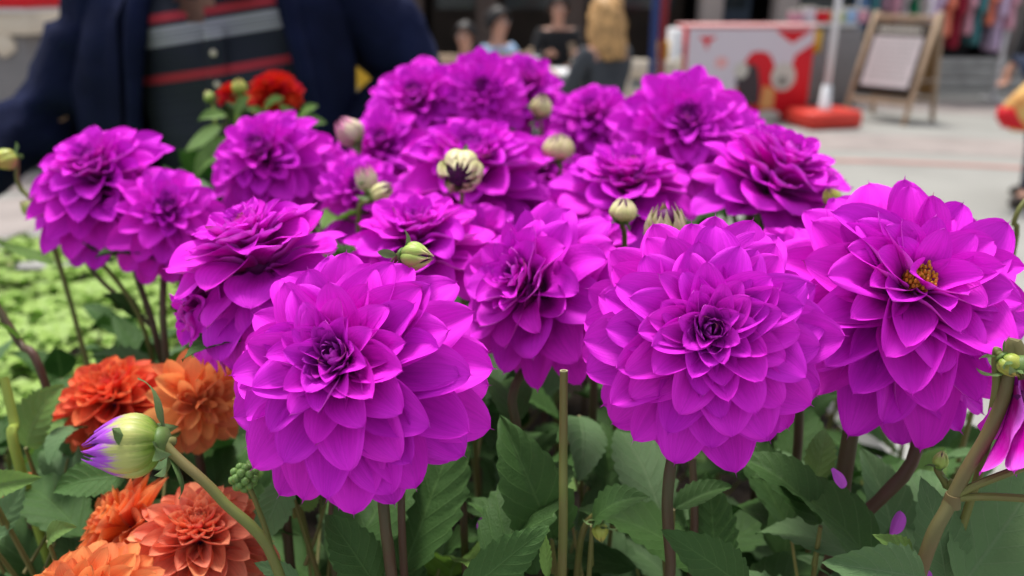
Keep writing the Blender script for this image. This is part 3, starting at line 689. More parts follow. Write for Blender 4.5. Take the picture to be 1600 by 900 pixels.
hand = [  # (base px,py,d) (tip px,py,d) kind width
 ((862, 842, .42), (778, 640, .40), 'leaf', 1.05, 'big dull green leaf pointing up between the two front blooms'),
 ((625, 905, .42), (722, 640, .44), 'leaf', 1.0, 'tall leaf rising behind the twin stems of the lower left bloom'),
 ((716, 935, .33), (856, 825, .34), 'leaf', 1.1, 'saw edged leaf jutting up to the right at bottom centre'),
 ((590, 920, .38), (506, 800, .38), 'leaf', 1.0, 'mid green leaf leaning left below the lower left bloom'),
 ((925, 822, .40), (1018, 770, .39), 'leaf', 1.3, 'pale rounded leaf right above the hanging green bud'),
 ((1052, 796, .39), (1142, 764, .40), 'leaf', .9, 'narrow folded leaf crossing the dark stems under the domed bloom'),
 ((1282, 822, .40), (1140, 700, .42), 'leaf', 1.1, 'ribbed leaf slanting up left beneath the domed bloom'),
 ((1120, 900, .42), (1105, 740, .42), 'leaf', 1.15, 'shaded broad leaf standing under the domed bloom'),
 ((1170, 925, .36), (1030, 826, .35), 'leaf', .9, 'long pointed leaf at the bottom reaching up left to the dark stems'),
 ((1478, 915, .37), (1438, 742, .37), 'leaf_pale', .95, 'pale upright leaf left of the thick right hand stem'),
 ((1496, 925, .36), (1625, 735, .38), 'leaf_pale', 1.15, 'large pale ribbed leaf at the bottom right corner'),
 ((1392, 860, .44), (1345, 690, .45), 'leaf_pale', 1.1, 'pale saw edged leaf between the two crossing stems'),
 ((1450, 905, .34), (1272, 878, .33), 'leaf_pale', .8, 'flat leaf low at the bottom, left of the thick stem'),
 ((1425, 870, .36), (1362, 835, .35), 'leaf_bright', .8, 'small bright green leaf beside the curled lilac petal'),
 ((1420, 770, .50), (1475, 700, .50), 'leaf_bright', 1.2, 'bright green leaf behind the right edge bloom stem'),
 ((1460, 740, .75), (1570, 690, .78), 'leaf_pale', 1.3, 'pale blurred leaf against the paving at far right'),
 ((136, 668, .50), (70, 728, .47), 'leaf_pale', 1.4, 'greyish round leaf under the coral red dahlia'),
 ((200, 745, .44), (82, 772, .43), 'leaf', 1.1, 'grey green leaf below the lilac tipped bud'),
 ((40, 700, .50), (105, 598, .50), 'leaf_bright', 1.1, 'bright green leaf left of the coral red dahlia'),
 ((-20, 762, .43), (68, 745, .42), 'leaf_bright', .8, 'small bright leaf lying over the faded orange dahlia'),
 ((448, 745, .42), (404, 850, .41), 'leaf_pale', 1.1, 'pale drooping leaf right of the knobbly bud cluster'),
 ((75, 845, .42), (125, 822, .41), 'leaf_bright', .9, 'small yellow green leaf above the bottom left orange dahlia'),
 ((470, 905, .36), (398, 880, .36), 'leaf_pale', 1.0, 'pale leaf at the bottom beside the thick bud stem'),
 ((-15, 850, .45), (40, 745, .44), 'leaf_pale', .9, 'pale narrow leaf below the small leaf at the left edge'),
 ((560, 800, .47), (640, 700, .47), 'leaf_bright', .8, 'bright leaf glimpsed under the lower left bloom'),
 ((470, 790, .47), (500, 760, .45), 'leaf_bright', 1.2, 'yellow green leaf just under the left rim of the lower left bloom'),
 ((1270, 760, .45), (1290, 670, .47), 'leaf_bright', .9, 'bright leaf between the domed bloom and the right edge bloom'),
 ((905, 650, .5), (900, 760, .46), 'leaf_pale', 1.0, 'pale leaf hanging behind the cut stem'),
 ((960, 780, .48), (935, 660, .5), 'leaf', 1.1, 'dark saw edged leaf right of the cut stem'),
 ((735, 600, .5), (715, 720, .47), 'leaf', 1.0, 'grey green leaf right of the lower left bloom'),
 ((855, 905, .37), (850, 830, .36), 'leaf_bright', .5, 'narrow bright leaf left of the foot of the cut stem'),
]
for i, (b_, t_, k, w_, lab) in enumerate(hand):
    bb, tt = P(*b_), P(*t_); foot = Vector((bb.x + .01, bb.y + .03, SOIL - .01))
    r = random.Random(i + 50)
    up = camdir((r.uniform(-.5, .5), r.uniform(.2, .7), 1)) if i not in (4, 5) else camdir((0, 1, .6))
    others = []
    for q_ in range(5):
        z = lerp(foot.z + .05, bb.z - .01, q_ / 5 + .1); a = r.uniform(0, 6.28); p = Vector((lerp(foot.x, bb.x, .5) + .012 * math.cos(a), lerp(foot.y, bb.y, .5) + .03 + .012 * math.sin(a), z))
        d = Vector((math.cos(a), abs(math.sin(a)) * .8, r.uniform(-.1, .6))).normalized() * r.uniform(.05, .09)
        others.append((p, p + d, r.choice(['leaf', 'leaf', 'leaf_pale']), 1, Vector((0, 0, 1))))
    shoot('shoot with a ' + lab, foot, bb, [(bb, tt, k, w_, up)] + others, seed=i)

# leafy undergrowth of the bed
r = random.Random(77); k = 0
for row in range(9):
    y = .33 + row * .12
    for xi in range(11):
        x = -.62 + xi * .105 + r.uniform(-.04, .04); yy = y + r.uniform(-.05, .05)
        xr = .10 + .34 * min(1, (yy + .1) / .9)
        if x > xr + .06 or (x < -.25 - .12 * row * .3 and row > 2 and x < -.5): continue
        if yy > .75 and x < -.42: continue
        h = key(yy, [(0, .14), (.35, .17), (.6, .22), (1.5, .26)]) * r.uniform(.8, 1.1)
        if x < -.2 and yy < .8: h *= .8
        top = Vector((x + r.uniform(-.02, .02), yy - .01, SOIL + h)); base = Vector((x, yy, SOIL - .01)); lv = []
        for q_ in range(11):
            t = .25 + .75 * q_ / 10; a = q_ * 2.4 + r.uniform(-.3, .3); p = base.lerp(top, t); s0 = .018 * (1.3 - t)
            d = Vector((math.cos(a), math.sin(a), r.uniform(-.1, .5) + .5 * t)).normalized()
            lv.append((p + Vector((math.cos(a), math.sin(a), .3)) * s0, p + d * r.uniform(.06, .095), r.choices(['leaf', 'leaf_pale', 'leaf_bright'], [.7, .15, .15])[0], r.uniform(.8, 1.1), Vector((0, 0, 1)) + d * .2))
        shoot('leafy dahlia shoot in the shaded undergrowth beneath the blooms', base, top, lv, group='undergrowth shoots', seed=k); k += 1

# ------------------------------------------------------------------ the raised bed
def struct(name, mb, m, **k):
    o = mb.build(name, m, **k); o['kind'] = 'structure'; return o
M['soil'] = mat('potting_soil', (.020, .013, .009), .95, bump=1, bscale=60, var=.5, vscale=50)
M['concrete'] = mat('planter_concrete', (.33, .32, .30), .85, bump=.4, bscale=30, var=.2, vscale=5)
M['paving'] = mat('square_paving', (.275, .273, .254), .8, bump=.2, bscale=12, var=.10, vscale=1.3)
M['paving_pink'] = mat('pink_granite_band', (.285, .25, .235), .8, bump=.2, bscale=20, var=.15, vscale=3)
M['paving_red'] = mat('red_stone_line', (.32, .18, .16), .8, var=.15, vscale=4)
M['navy'] = mat('navy_jacket_cloth', (.007, .010, .034), .95, .1, bump=.6, bscale=14, var=.4, vscale=7)
M['navy_lining'] = mat('dark_jacket_lining', (.006, .009, .018), .7, .3)
M['skin'] = mat('skin', (.52, .28, .20), .5, .4, var=.1, vscale=14)
M['jeans'] = mat('dark_jeans', (.02, .03, .06), .85, bump=.3, bscale=60)
M['black'] = mat('black_cloth', (.012, .012, .014), .8)
M['shoe'] = mat('shoe_leather', (.03, .02, .015), .45)
M['white'] = mat('white_paint', (.72, .72, .74), .5)
M['red'] = M['red']; M['red_paint'] = mat('red_board', (.62, .008, .018), .55, var=.06, vscale=3)
M['red_base'] = mat('red_plastic_base', (.60, .045, .03), .5, var=.08, vscale=6)
M['wood'] = mat('light_wood', (.42, .30, .20), .6, var=.15, vscale=9); M['wood_dark'] = mat('brown_board', (.22, .12, .045), .6, var=.2, vscale=8)
M['grey'] = mat('grey_panel', (.20, .19, .19), .6, var=.06, vscale=3); M['steel'] = mat('steel', (.55, .55, .55), .35, metal=.7)
M['beige'] = mat('beige_plaster', (.40, .34, .31), .85, var=.08, vscale=2, bump=.2, bscale=10); M['brown_dark'] = mat('dark_brown_timber', (.032, .022, .016), .8, var=.3, vscale=3)
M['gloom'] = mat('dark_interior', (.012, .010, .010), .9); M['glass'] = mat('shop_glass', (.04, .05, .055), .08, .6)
M['cream'] = mat('cream_cloth', (.62, .55, .45), .8); M['blue_post'] = mat('blue_post_paint', (.015, .035, .14), .45); M['dark_red'] = mat('dark_red_paint', (.20, .01, .02), .5)
M['yellow'] = mat('yellow_paint', (.65, .38, .03), .6, var=.1, vscale=5); M['hair_blond'] = mat('blond_hair', (.50, .29, .12), .55, var=.5, vscale=22, bump=.6, bscale=60)
M['hair_dark'] = mat('dark_hair', (.015, .012, .012), .5); M['lightblue'] = mat('light_blue_shirt', (.32, .48, .70), .8)
M['charcoal'] = mat('charcoal_knit', (.05, .055, .065), .9); M['tealgrey'] = mat('slate_blue_wall', (.06, .08, .11), .8)

g = MB(); n = 48
g.v = [Vector((0, 0, 0))] + [Vector((200 * math.cos(6.28318 * i / n), 200 * math.sin(6.28318 * i / n), 0)) for i in range(n)]
g.f = [(0, 1 + i, 1 + (i + 1) % n) for i in range(n)]; g.mi = [0] * n
struct('paved_square', g, M['paving'])
def band(name, c, r0, r1, a0, a1, z, m):
    b = MB(); k = 60
    for i in range(k + 1):
        a = lerp(a0, a1, i / k); b.v += [Vector((c[0] + rr * math.cos(a), c[1] + rr * math.sin(a), z)) for rr in (r0, r1)]
    b.f = [(2 * i, 2 * i + 1, 2 * i + 3, 2 * i + 2) for i in range(k)]; b.mi = [0] * k
    return struct(name, b, m)
band('pink_paving_band', (2.2, 1.0), 6.25, 7.2, .1, 3.0, .004, M['paving_pink'])
band('red_stone_line', (2.2, 1.0), 5.7, 5.85, .1, 3.0, .004, M['paving_red'])
band('pink_paving_band', (-3.5, 3.0), 2.6, 3.2, 0, 6.28, .008, M['paving_pink'])
band('pink_paving_band', (2.2, 1.0), 9.0, 10.3, .1, 3.0, .004, M['paving_pink'])
band('red_stone_line', (1.1, .2), .55, .72, 0, 6.28, .004, M['paving_red'])

X0, X1, Y0, Y1 = -2.4, .45, .10, 1.5
b = MB(); b.box(((X0 + X1) / 2, (Y0 + Y1) / 2, SOIL / 2 + .002), (X1 - X0 - .1, Y1 - Y0 - .1, SOIL), 0)
struct('planter_soil', b, M['soil'])
root = thing('planter_wall', 'low concrete wall that holds the raised flower bed', 'planter', ((X0 + X1) / 2, (Y0 + Y1) / 2, 0))
for (cx, cy, sx, sy) in ((X0 + .03, (Y0 + Y1) / 2, .06, Y1 - Y0), (X1 - .03, (Y0 + Y1) / 2, .06, Y1 - Y0), ((X0 + X1) / 2, Y0 + .03, X1 - X0 - .124, .06), ((X0 + X1) / 2, Y1 - .03, X1 - X0 - .124, .06)):
    b = MB(); b.box((cx, cy, (SOIL - .01) / 2), (sx, sy, SOIL - .01), bev=.008); b.build('wall_panel', M['concrete'], root)

# pale green bedding plants: countless small leaves
def bedding():
    r = random.Random(3); vs = []; fs = []; uv = []
    def lf(p, d, up, L, W):
        d.normalize(); up = (up - d * up.dot(d)).normalized(); s = up.cross(d); k = len(vs)
        for i, (u, wv, h) in enumerate(((0, .12, 0), (.3, .85, .06), (.65, 1, .05), (1, .1, -.12))):
            for v in (-1, 0, 1):
                vs.append(p + d * L * u + s * W * .5 * wv * v + up * L * (h + (.14 * abs(v) * wv))); uv.append((u, v * .5 + .5))
        for i in range(3):
            for j in range(2): q = k + i * 3 + j; fs.append((q, q + 1, q + 4, q + 3))
    for k in range(1500):
        x = r.uniform(-1.9, .05); y = r.uniform(.72, 1.46)
        if x > -.25 and y < .95: continue
        h = SOIL + .045 + .03 * noise.noise(Vector((x * 6, y * 6, 0))) + r.uniform(-.012, .012)
        for q in range(9):
            a = q * 2.4 + r.random(); e = r.uniform(.1, .9)
            d = Vector((math.cos(a), math.sin(a), e * .6)); p = Vector((x, y, h)) + d * .006
            L = r.uniform(.016, .032); lf(p, d, Vector((0, 0, 1)), L, L * r.uniform(.6, .85))
    o = obj('bedding_plants', mesh('bedding_plants', vs, fs, M['cover'], uv)); o['kind'] = 'stuff'
    o['label'] = 'pale green bedding plants with countless small leaves covering the left side of the bed'; o['category'] = 'bedding plants'
bedding()

# ------------------------------------------------------------------ people
def skin_mesh(name, verts, edges, radii, m, parent, sub=2, rootv=0):
    me = bpy.data.meshes.new(name); me.from_pydata(verts, edges, []); me.materials.append(m)
    o = obj(name, me, parent); sk = o.modifiers.new('skin', 'SKIN'); sk.use_smooth_shade = True; sk.branch_smoothing = .5
    if not me.skin_vertices: me.skin_vertices.new()
    for i, rr in enumerate(radii):
        d = me.skin_vertices[0].data[i]; d.radius = rr if hasattr(rr, '__len__') else (rr, rr); d.use_root = (i == rootv)
    ss = o.modifiers.new('sub', 'SUBSURF'); ss.levels = ss.render_levels = sub
    return o
def person(label, loc, rz, pose='stand', top='black', legs='jeans', hair='hair_dark', longhair=False, s=1.0, torso_w=1.0, arms=None, clothe=True, group=None):
    root = thing('person', label, 'person', loc, group, rz); root.scale = (s, s, s)
    sit = pose == 'sit'; dz = -.42 if sit else 0
    J = {}; R = {}
    def a(k, p, r): J[k] = Vector(p); R[k] = r
    a('pelvis', (0, 0, .95 + dz), (.15 * torso_w, .11)); a('waist', (0, .0, 1.10 + dz), (.135 * torso_w, .10)); a('chest', (0, .01, 1.30 + dz), (.165 * torso_w, .115))
    a('neckb', (0, .01, 1.43 + dz), (.07, .065)); a('neck', (0, 0, 1.48 + dz), (.05, .052)); a('jaw', (0, -.018, 1.545 + dz), (.062, .075)); a('head', (0, -.005, 1.62 + dz), (.078, .094)); a('crown', (0, .01, 1.68 + dz), (.055, .065))
    for sgn, S_ in ((-1, 'r'), (1, 'l')):
        a('sh' + S_, (sgn * .175, .01, 1.40 + dz), .062)
        if arms and S_ in arms: el, wr = arms[S_]
        elif sit: el, wr = (sgn * .23, -.08, 1.14 + dz), (sgn * .14, -.30, 1.20 + dz)
        else: el, wr = (sgn * .24, .03, 1.13), (sgn * .25, -.06, .88)
        a('el' + S_, el, .044); a('wr' + S_, wr, .028)
        if sit: a('hip' + S_, (sgn * .09, -.06, .51), .088); a('kn' + S_, (sgn * .12, -.44, .50), .062); a('an' + S_, (sgn * .12, -.42, .09), .042); a('to' + S_, (sgn * .13, -.56, .035), .036)
        else:
            st = (.12 * sgn if pose == 'walk' else 0)
            a('hip' + S_, (sgn * .085, 0, .88), .092); a('kn' + S_, (sgn * .10, -.02 - st, .49), .062); a('an' + S_, (sgn * .10, .03 - st * 1.3 - (0), .09), .042); a('to' + S_, (sgn * .12, -.11 - st * 1.3, .035), .036)
    E_ = [('pelvis', 'waist'), ('waist', 'chest'), ('chest', 'neckb'), ('neckb', 'neck'), ('neck', 'jaw'), ('jaw', 'head'), ('head', 'crown')]
    for S_ in 'rl': E_ += [('chest', 'sh' + S_), ('sh' + S_, 'el' + S_), ('el' + S_, 'wr' + S_), ('pelvis', 'hip' + S_), ('hip' + S_, 'kn' + S_), ('kn' + S_, 'an' + S_), ('an' + S_, 'to' + S_)]
    keys = list(J)
    V = [J[k] for k in keys]; RR = [R[k] if hasattr(R[k], '__len__') else (R[k], R[k]) for k in keys]; EE = [(keys.index(p), keys.index(q)) for p, q in E_]
    for S_ in 'rl':     # palm and five fingers
        w_, e_ = J['wr' + S_], J['el' + S_]; d = (w_ - e_).normalized(); side = d.cross(Vector((0, 1, .2))).normalized(); nn = d.cross(side)
        pm = w_ + d * .05; V.append(pm); RR.append((.026, .022)); pi = len(V) - 1; EE.append((keys.index('wr' + S_), pi))
        for f in range(4):
            off = side * (-.027 + .018 * f); L = (.062, .072, .068, .052)[f]
            p1 = pm + d * .04 + off; p2 = p1 + d * L * .5 + nn * .008; p3 = p2 + d * L * .4 + nn * .018
            for q in (p1, p2, p3): V.append(q); RR.append((.0085, .0085))
            k = len(V); EE += [(pi, k - 3), (k - 3, k - 2), (k - 2, k - 1)]
        p1 = w_ + d * .03 - side * .034; p2 = p1 + d * .035 - side * .012
        for q in (p1, p2): V.append(q); RR.append((.010, .010))
        k = len(V); EE += [(pi, k - 2), (k - 2, k - 1)]
    skin_mesh('body', V, EE, RR, M['skin'], root, 2)
    hd = J['head']
    def part(nm, m, c, r3, rot=None):
        b = MB(); b.ell(c, r3, 8, 12); me = mesh(nm, b.v, b.f, m); return obj(nm, me, root)
    for sgn in (-1, 1):
        part('eye', M['white'], hd + Vector((sgn * .032, -.086, -.005)), (.013, .008, .008)); part('pupil', M['hair_dark'], hd + Vector((sgn * .032, -.092, -.005)), (.005, .004, .005))
        part('ear', M['skin'], hd + Vector((sgn * .083, .0, -.02)), (.010, .02, .032)); part('eyebrow', M[hair], hd + Vector((sgn * .032, -.09, .018)), (.02, .006, .004))
    b = MB(); b.loft([(hd + Vector((0, -.088, .0)), .006, .006), (hd + Vector((0, -.104, -.03)), .011, .012), (hd + Vector((0, -.098, -.045)), .014, .01)], 8); obj('nose', mesh('nose', b.v, b.f, M['skin']), root)
    part('mouth', M['lip'], hd + Vector((0, -.087, -.068)), (.024, .007, .006))
    # hair cap, long hair falls down the back
    b = MB(); nu, nv = 12, 20; vs = []; fs = []
    for i in range(nu + 1):
        for k in range(nv):
            az = 2 * math.pi * k / nv; front = max(0, -math.sin(az)); lim = lerp(2.2 if not longhair else 2.3, 1.05, front ** .8); th = lim * i / nu
            p = Vector((.098 * math.sin(th) * math.cos(az), .112 * math.sin(th) * math.sin(az), .115 * math.cos(th))) + hd + Vector((0, .006, .0))
            if longhair and i > nu * .55 and front < .75:
                f = (i / nu - .55) / .45; p.z -= .20 * f * (1 - front * .6); p += Vector((math.cos(az) * .03, math.sin(az) * .02 + .03, 0)) * f
            p += noise.noise_vector(p * 22) * .008; p += Vector((math.cos(az), math.sin(az), 0)) * (.010 * math.sin(az * 9) + .012 * math.sin(p.z * 45 + az * 3)) * (1 if longhair else .3); vs.append(p)
    for i in range(nu):
        for k in range(nv): fs.append((i * nv + k, (i + 1) * nv + k, (i + 1) * nv + (k + 1) % nv, i * nv + (k + 1) % nv))
    ho = obj('hair', mesh('hair', vs, fs, M[hair]), root); so = ho.modifiers.new('thick', 'SOLIDIFY'); so.thickness = .012; so.offset = 1
    if clothe:
        ks = ['waist', 'pelvis', 'chest', 'neckb', 'shr', 'elr', 'wrr', 'shl', 'ell', 'wrl']; idx = {k: i for i, k in enumerate(ks)}
        rr = []
        for k in ks:
            q = R[k] if hasattr(R[k], '__len__') else (R[k], R[k]); ex = .014 if k[:2] in ('el', 'wr') else .018
            if k == 'neckb': q = (.06, .055)
            rr.append((q[0] + ex, q[1] + ex))
        ee = [(idx[p], idx[q]) for p, q in E_ if p in idx and q in idx]
        skin_mesh('top', [J[k] if k != 'neckb' else J[k] - Vector((0, 0, .03)) for k in ks], ee, rr, M[top], root, 2)
    ks = ['pelvis', 'hipr', 'knr', 'anr', 'hipl', 'knl', 'anl']; idx = {k: i for i, k in enumerate(ks)}; rr = []
    for k in ks:
        q = R[k] if hasattr(R[k], '__len__') else (R[k], R[k]); rr.append((q[0] + .014, q[1] + .014))
    skin_mesh('trousers', [J[k] for k in ks], [(idx[p], idx[q]) for p, q in E_ if p in idx and q in idx], rr, M[legs], root, 2)
    for S_ in 'rl':
        b = MB(); an, to = J['an' + S_], J['to' + S_]; d = (to - an); d.z = 0; d.normalize(); sdv = Vector((d.y, -d.x, 0))
        c = an.copy(); c.z = .045; mt = Matrix((sdv, d, Vector((0, 0, 1)))).transposed()
        b.ell(c + d * .055, (.05, .135, .045), 8, 14, mt); obj('shoe', mesh('shoe', b.v, b.f, M['shoe']), root)
    return root, J
M['lip'] = mat('lips', (.45, .15, .13), .5)

# the man in the navy jacket
MX, MY = -.545, 1.66
man, J = person('man standing behind the flowers in an open navy jacket over a striped dark polo shirt', (MX, MY, 0), .06, 'stand', legs='jeans', clothe=False, torso_w=1.12,
    arms={'r': ((-.37, .0, 1.12), (-.56, -.24, .99)), 'l': ((.33, .05, 1.19), (.20, -.13, 1.00))})
def stripe_mat():
    m = bpy.data.materials.new('striped_polo'); m.use_nodes = True; t = m.node_tree; b = t.nodes['Principled BSDF']; b.inputs['Roughness'].default_value = .85
    tc = N_(t, 'ShaderNodeTexCoord'); sp = N_(t, 'ShaderNodeSeparateXYZ'); t.links.new(tc.outputs['Object'], sp.inputs[0])
    mr = N_(t, 'ShaderNodeMapRange'); t.links.new(math_(t, 'SUBTRACT', sp.outputs[2], math_(t, 'MULTIPLY', sp.outputs[0], .15)), mr.inputs[0]); mr.inputs[1].default_value = 1.0; mr.inputs[2].default_value = 1.5
    cr = N_(t, 'ShaderNodeValToRGB'); t.links.new(mr.outputs[0], cr.inputs[0]); cr.color_ramp.interpolation = 'CONSTANT'
    nv = (.005, .008, .021); wh = (.28, .28, .32); rd = (.34, .018, .035); gy = (.016, .022, .036)
    st = [(1.0, nv)]
    z = 1.08
    while z < 1.185: st += [(z, gy), (z + .006, nv)]; z += .013
    st += [(1.197, gy), (1.201, nv), (1.205, rd), (1.219, nv), (1.268, wh), (1.278, nv), (1.280, wh), (1.289, nv), (1.291, wh), (1.302, nv), (1.310, rd), (1.325, nv)]
    e = cr.color_ramp.elements
    e[0].position = 0; e[0].color = (*nv, 1); e[1].position = (st[1][0] - 1) / .5; e[1].color = (*st[1][1], 1)
    for z, c in st[2:]: k = e.new((z - 1) / .5); k.color = (*c, 1)
    t.links.new(cr.outputs[0], b.inputs['Base Color']); return m
M['polo'] = stripe_mat()
b = MB()
b.loft([((0, 0, .90), .165, .125), ((0, -.005, 1.0), .168, .135), ((0, -.012, 1.1), .172, .140), ((0, -.012, 1.2), .182, .140), ((0, -.005, 1.3), .190, .130), ((0, 0, 1.38), .185, .11), ((0, .01, 1.42), .13, .085), ((0, .012, 1.445), .085, .07)], 36, True, .006)
_r = [(z, rx, ry, y) for (y, z, rx, ry) in ((0, .90, .165, .125), (-.005, 1.0, .168, .135), (-.012, 1.1, .172, .140), (-.012, 1.2, .182, .140), (-.005, 1.3, .190, .130), (0, 1.38, .185, .11), (.01, 1.42, .13, .085), (.012, 1.445, .085, .07))]
b = MB(); _rings = []
for k_ in range(64):
    z_ = lerp(.90, 1.445, k_ / 63); _rings.append(((0, key(z_, [(a_[0], a_[3]) for a_ in _r]), z_), key(z_, [(a_[0], a_[1]) for a_ in _r]), key(z_, [(a_[0], a_[2]) for a_ in _r])))
b.loft(_rings, 96, True, .006, lambda p: p + Vector((0, .006 * math.sin(p.z * 30 + p.x * 25), 0)))
def vneck(p):
    return p
keepf = []
for f in b.f:
    c = sum((b.v[i] for i in f), Vector()) / len(f)
    if c.y < 0 and c.z > 1.285 and abs(c.x + .035) < (c.z - 1.285) * .62 and c.z < 1.46: continue
    keepf.append(f)
b.f = keepf
pol = obj('polo_shirt', mesh('polo_shirt', b.v, b.f, M['polo']), man)
q = MB(); q.tube([(.0, -.150, 1.14), (.0, -.152, 1.2), (0, -.149, 1.29)], .012, 8, True, 3); q.v = [Vector((v.x * 1.7, v.y, v.z)) for v in q.v]; obj('placket', mesh('placket', q.v, q.f, M['polo']), pol)
for bz in (1.245, 1.19): 
    q = MB(); q.ell((.0, -.164, bz), (.006, .003, .006), 6, 10); obj('button', mesh('button', q.v, q.f, M['cream']), pol)
for sgn in (-1, 1):     # polo collar flaps
    q = MB(); q.add([(sgn * .022, -.142, 1.335), (sgn * .068, -.128, 1.345), (sgn * .10, -.07, 1.44), (sgn * .05, -.085, 1.455), (sgn * .022, -.150, 1.335), (sgn * .072, -.137, 1.343), (sgn * .105, -.075, 1.45), (sgn * .05, -.095, 1.465)],
        [(0, 1, 2, 3), (7, 6, 5, 4), (0, 4, 5, 1), (1, 5, 6, 2), (2, 6, 7, 3), (3, 7, 4, 0)]); obj('shirt_collar', mesh('shirt_collar', q.v, q.f, M['navy']), pol)
# jacket shell: open in front
def jacket():
    rings = [(.80, .225, .165, .15), (.92, .222, .168, .16), (1.05, .225, .17, .150), (1.18, .232, .17, .138), (1.30, .232, .160, .125), (1.38, .215, .14, .12), (1.43, .16, .11, .10), (1.465, .11, .09, .09)]
    vs = []; fs = []; K = 40
    for lay, off in ((0, 0), (1, -.012)):
        for (z, rx, ry, gap) in rings:
            g0 = math.asin(min(.9, gap / rx))
            for k in range(K + 1):
                a = -math.pi / 2 + g0 + (2 * math.pi - 2 * g0) * k / K
                e = .8; ca, sa = math.cos(a), math.sin(a)
                p = Vector(((rx + off) * math.copysign(abs(ca) ** e, ca), (ry + off) * math.copysign(abs(sa) ** e, sa), z))
                p.x *= 1.0 + (.38 * max(0, min(1, (1.40 - z) / .2)) * max(0, -ca) if ca < 0 else 0); p += noise.noise_vector(p * 7) * .016 * (1 if lay == 0 else 1); p += Vector((ca, sa, 0)) * .007 * math.sin(z * 34 + a * 5)
                vs.append(p)
    n = len(rings); C = K + 1
    for lay in (0, 1):
        o_ = lay * n * C
        for i in range(n - 1):
            for k in range(K):
                q = (o_ + i * C + k, o_ + i * C + k + 1, o_ + (i + 1) * C + k + 1, o_ + (i + 1) * C + k); fs.append(q if lay == 0 else q[::-1])
    for i in range(n - 1):
        for k in (0, K): fs.append((i * C + k, (i + 1) * C + k, n * C + (i + 1) * C + k, n * C + i * C + k))
    for k in range(K): fs.append((k, k + 1, n * C + k + 1, n * C + k)); i = (n - 1) * C; fs.append((i + k, i + k + 1, n * C + i + k + 1, n * C + i + k))
    jk = obj('jacket', mesh('jacket', vs, fs, M['navy']), man)
    for S_ in 'rl':
        s_, e_, w_ = J['sh' + S_], J['el' + S_], J['wr' + S_]; q = MB(); sg = -1 if S_ == 'r' else 1
        pts = [s_ + Vector((-sg * .05, 0, -.02)), s_ + Vector((sg * .01, 0, -.012)), s_.lerp(e_, .5) + Vector((0, 0, .0)), e_ + Vector((sg * .01, 0, 0)), e_.lerp(w_, .5), w_.lerp(e_, .03)]
        q.tube(pts, [.095, .090, .080, .074, .066, .055], 20, True, 6)
        q.v = [p + noise.noise_vector(p * 13) * .026 + noise.noise_vector(p * 30) * .010 for p in q.v]
        obj('sleeve', mesh('sleeve', q.v, q.f, M['navy']), jk)
        q = MB(); zs = [.85, 1.0, 1.15, 1.28, 1.38, 1.44]; gp = [.16, .165, .158, .138, .118, .095]; yy = [-.155, -.160, -.162, -.150, -.115, -.07]
        q.tube([Vector((sg * (gp[i] + .004), yy[i] + .02, zs[i])) for i in range(6)], [.010, .012, .014, .02, .022, .020], 10, True, 4)
        q.v = [p + noise.noise_vector(p * 11) * .006 for p in q.v]
        obj('lapel', mesh('lapel', q.v, q.f, M['navy']), jk)
    q = MB(); k = 24
    pts = [Vector((.105 * math.sin(t), .015 - .085 * -math.cos(t) * -1 if 0 else .02 + .075 * math.cos(t), 1.475 - .02 * (t / 2.4) ** 2)) for t in [-2.4 + 4.8 * i / k for i in range(k + 1)]]
    q.tube(pts, .022, 10); obj('jacket_collar', mesh('jacket_collar', q.v, q.f, M['navy']), jk)
jacket()

def xat(px, y, z=1.0): return (px - 800) / FOC * (y * math.cos(PITCH) + (1.35 - z) * math.sin(PITCH))
# people at the cafe tables
person('woman with long blond hair sitting with her back half turned, charcoal top', (xat(945, 5.6), 5.6, 0), -2.5, 'sit', 'charcoal', 'black', 'hair_blond', True, 1.0)
person('dark haired person in a light blue shirt sitting at the far tables', (xat(778, 6.9), 6.9, 0), .9, 'sit', 'lightblue', 'jeans', 'hair_dark', False, .93)
person('person in a cream top sitting beside the one in the light blue shirt', (xat(728, 6.7), 6.7, 0), -.4, 'sit', 'cream', 'jeans', 'hair_brown' if 'hair_brown' in M else 'hair_dark', False, .85)
person('person dressed in black sitting behind the white table', (xat(872, 8.3), 8.3, 0), .1, 'sit', 'black', 'black', 'hair_dark', False, 1.0)
wk, _ = person('passer by in dark trousers mostly cut off by the right picture edge', (xat(1655, 5.35), 5.35, 0), -1.2, 'walk', 'black', 'jeans', 'hair_dark', False, 1.0)
# bag
def bag():
    x = xat(1602, 5.2, .7); root = thing('carried_bag', 'yellow bag with red ornament carried at the right picture edge', 'bag', (x, 5.2, .50))
    b = MB(); b.loft([((0.02, 0, 0), .06, .04), ((0, 0, .05), .13, .07), ((.02, 0, .18), .15, .08), ((.10, 0, .32), .10, .05)], 18, True, .012); o = obj('bag_body', mesh('bag_body', b.v, b.f, M['bag_yellow']), root)
    b = MB(); b.loft([((-.05, -.02, .03), .075, .07), ((-.10, -.02, .09), .07, .075), ((-.125, -.02, .16), .04, .055)], 14, True, .012); obj('red_flap', mesh('red_flap', b.v, b.f, M['red_paint']), root)
    b = MB(); b.tube([(.06, 0, .3), (.09, 0, .44), (.16, 0, .46), (.16, 0, .3)], .009, 8, True, 4); obj('handle', mesh('handle', b.v, b.f, M['dark_red']), root)
M['bag_yellow'] = mat('yellow_print_cloth', (.72, .52, .18), .8, vscale=10, color2=(.62, .22, .06))
bag()

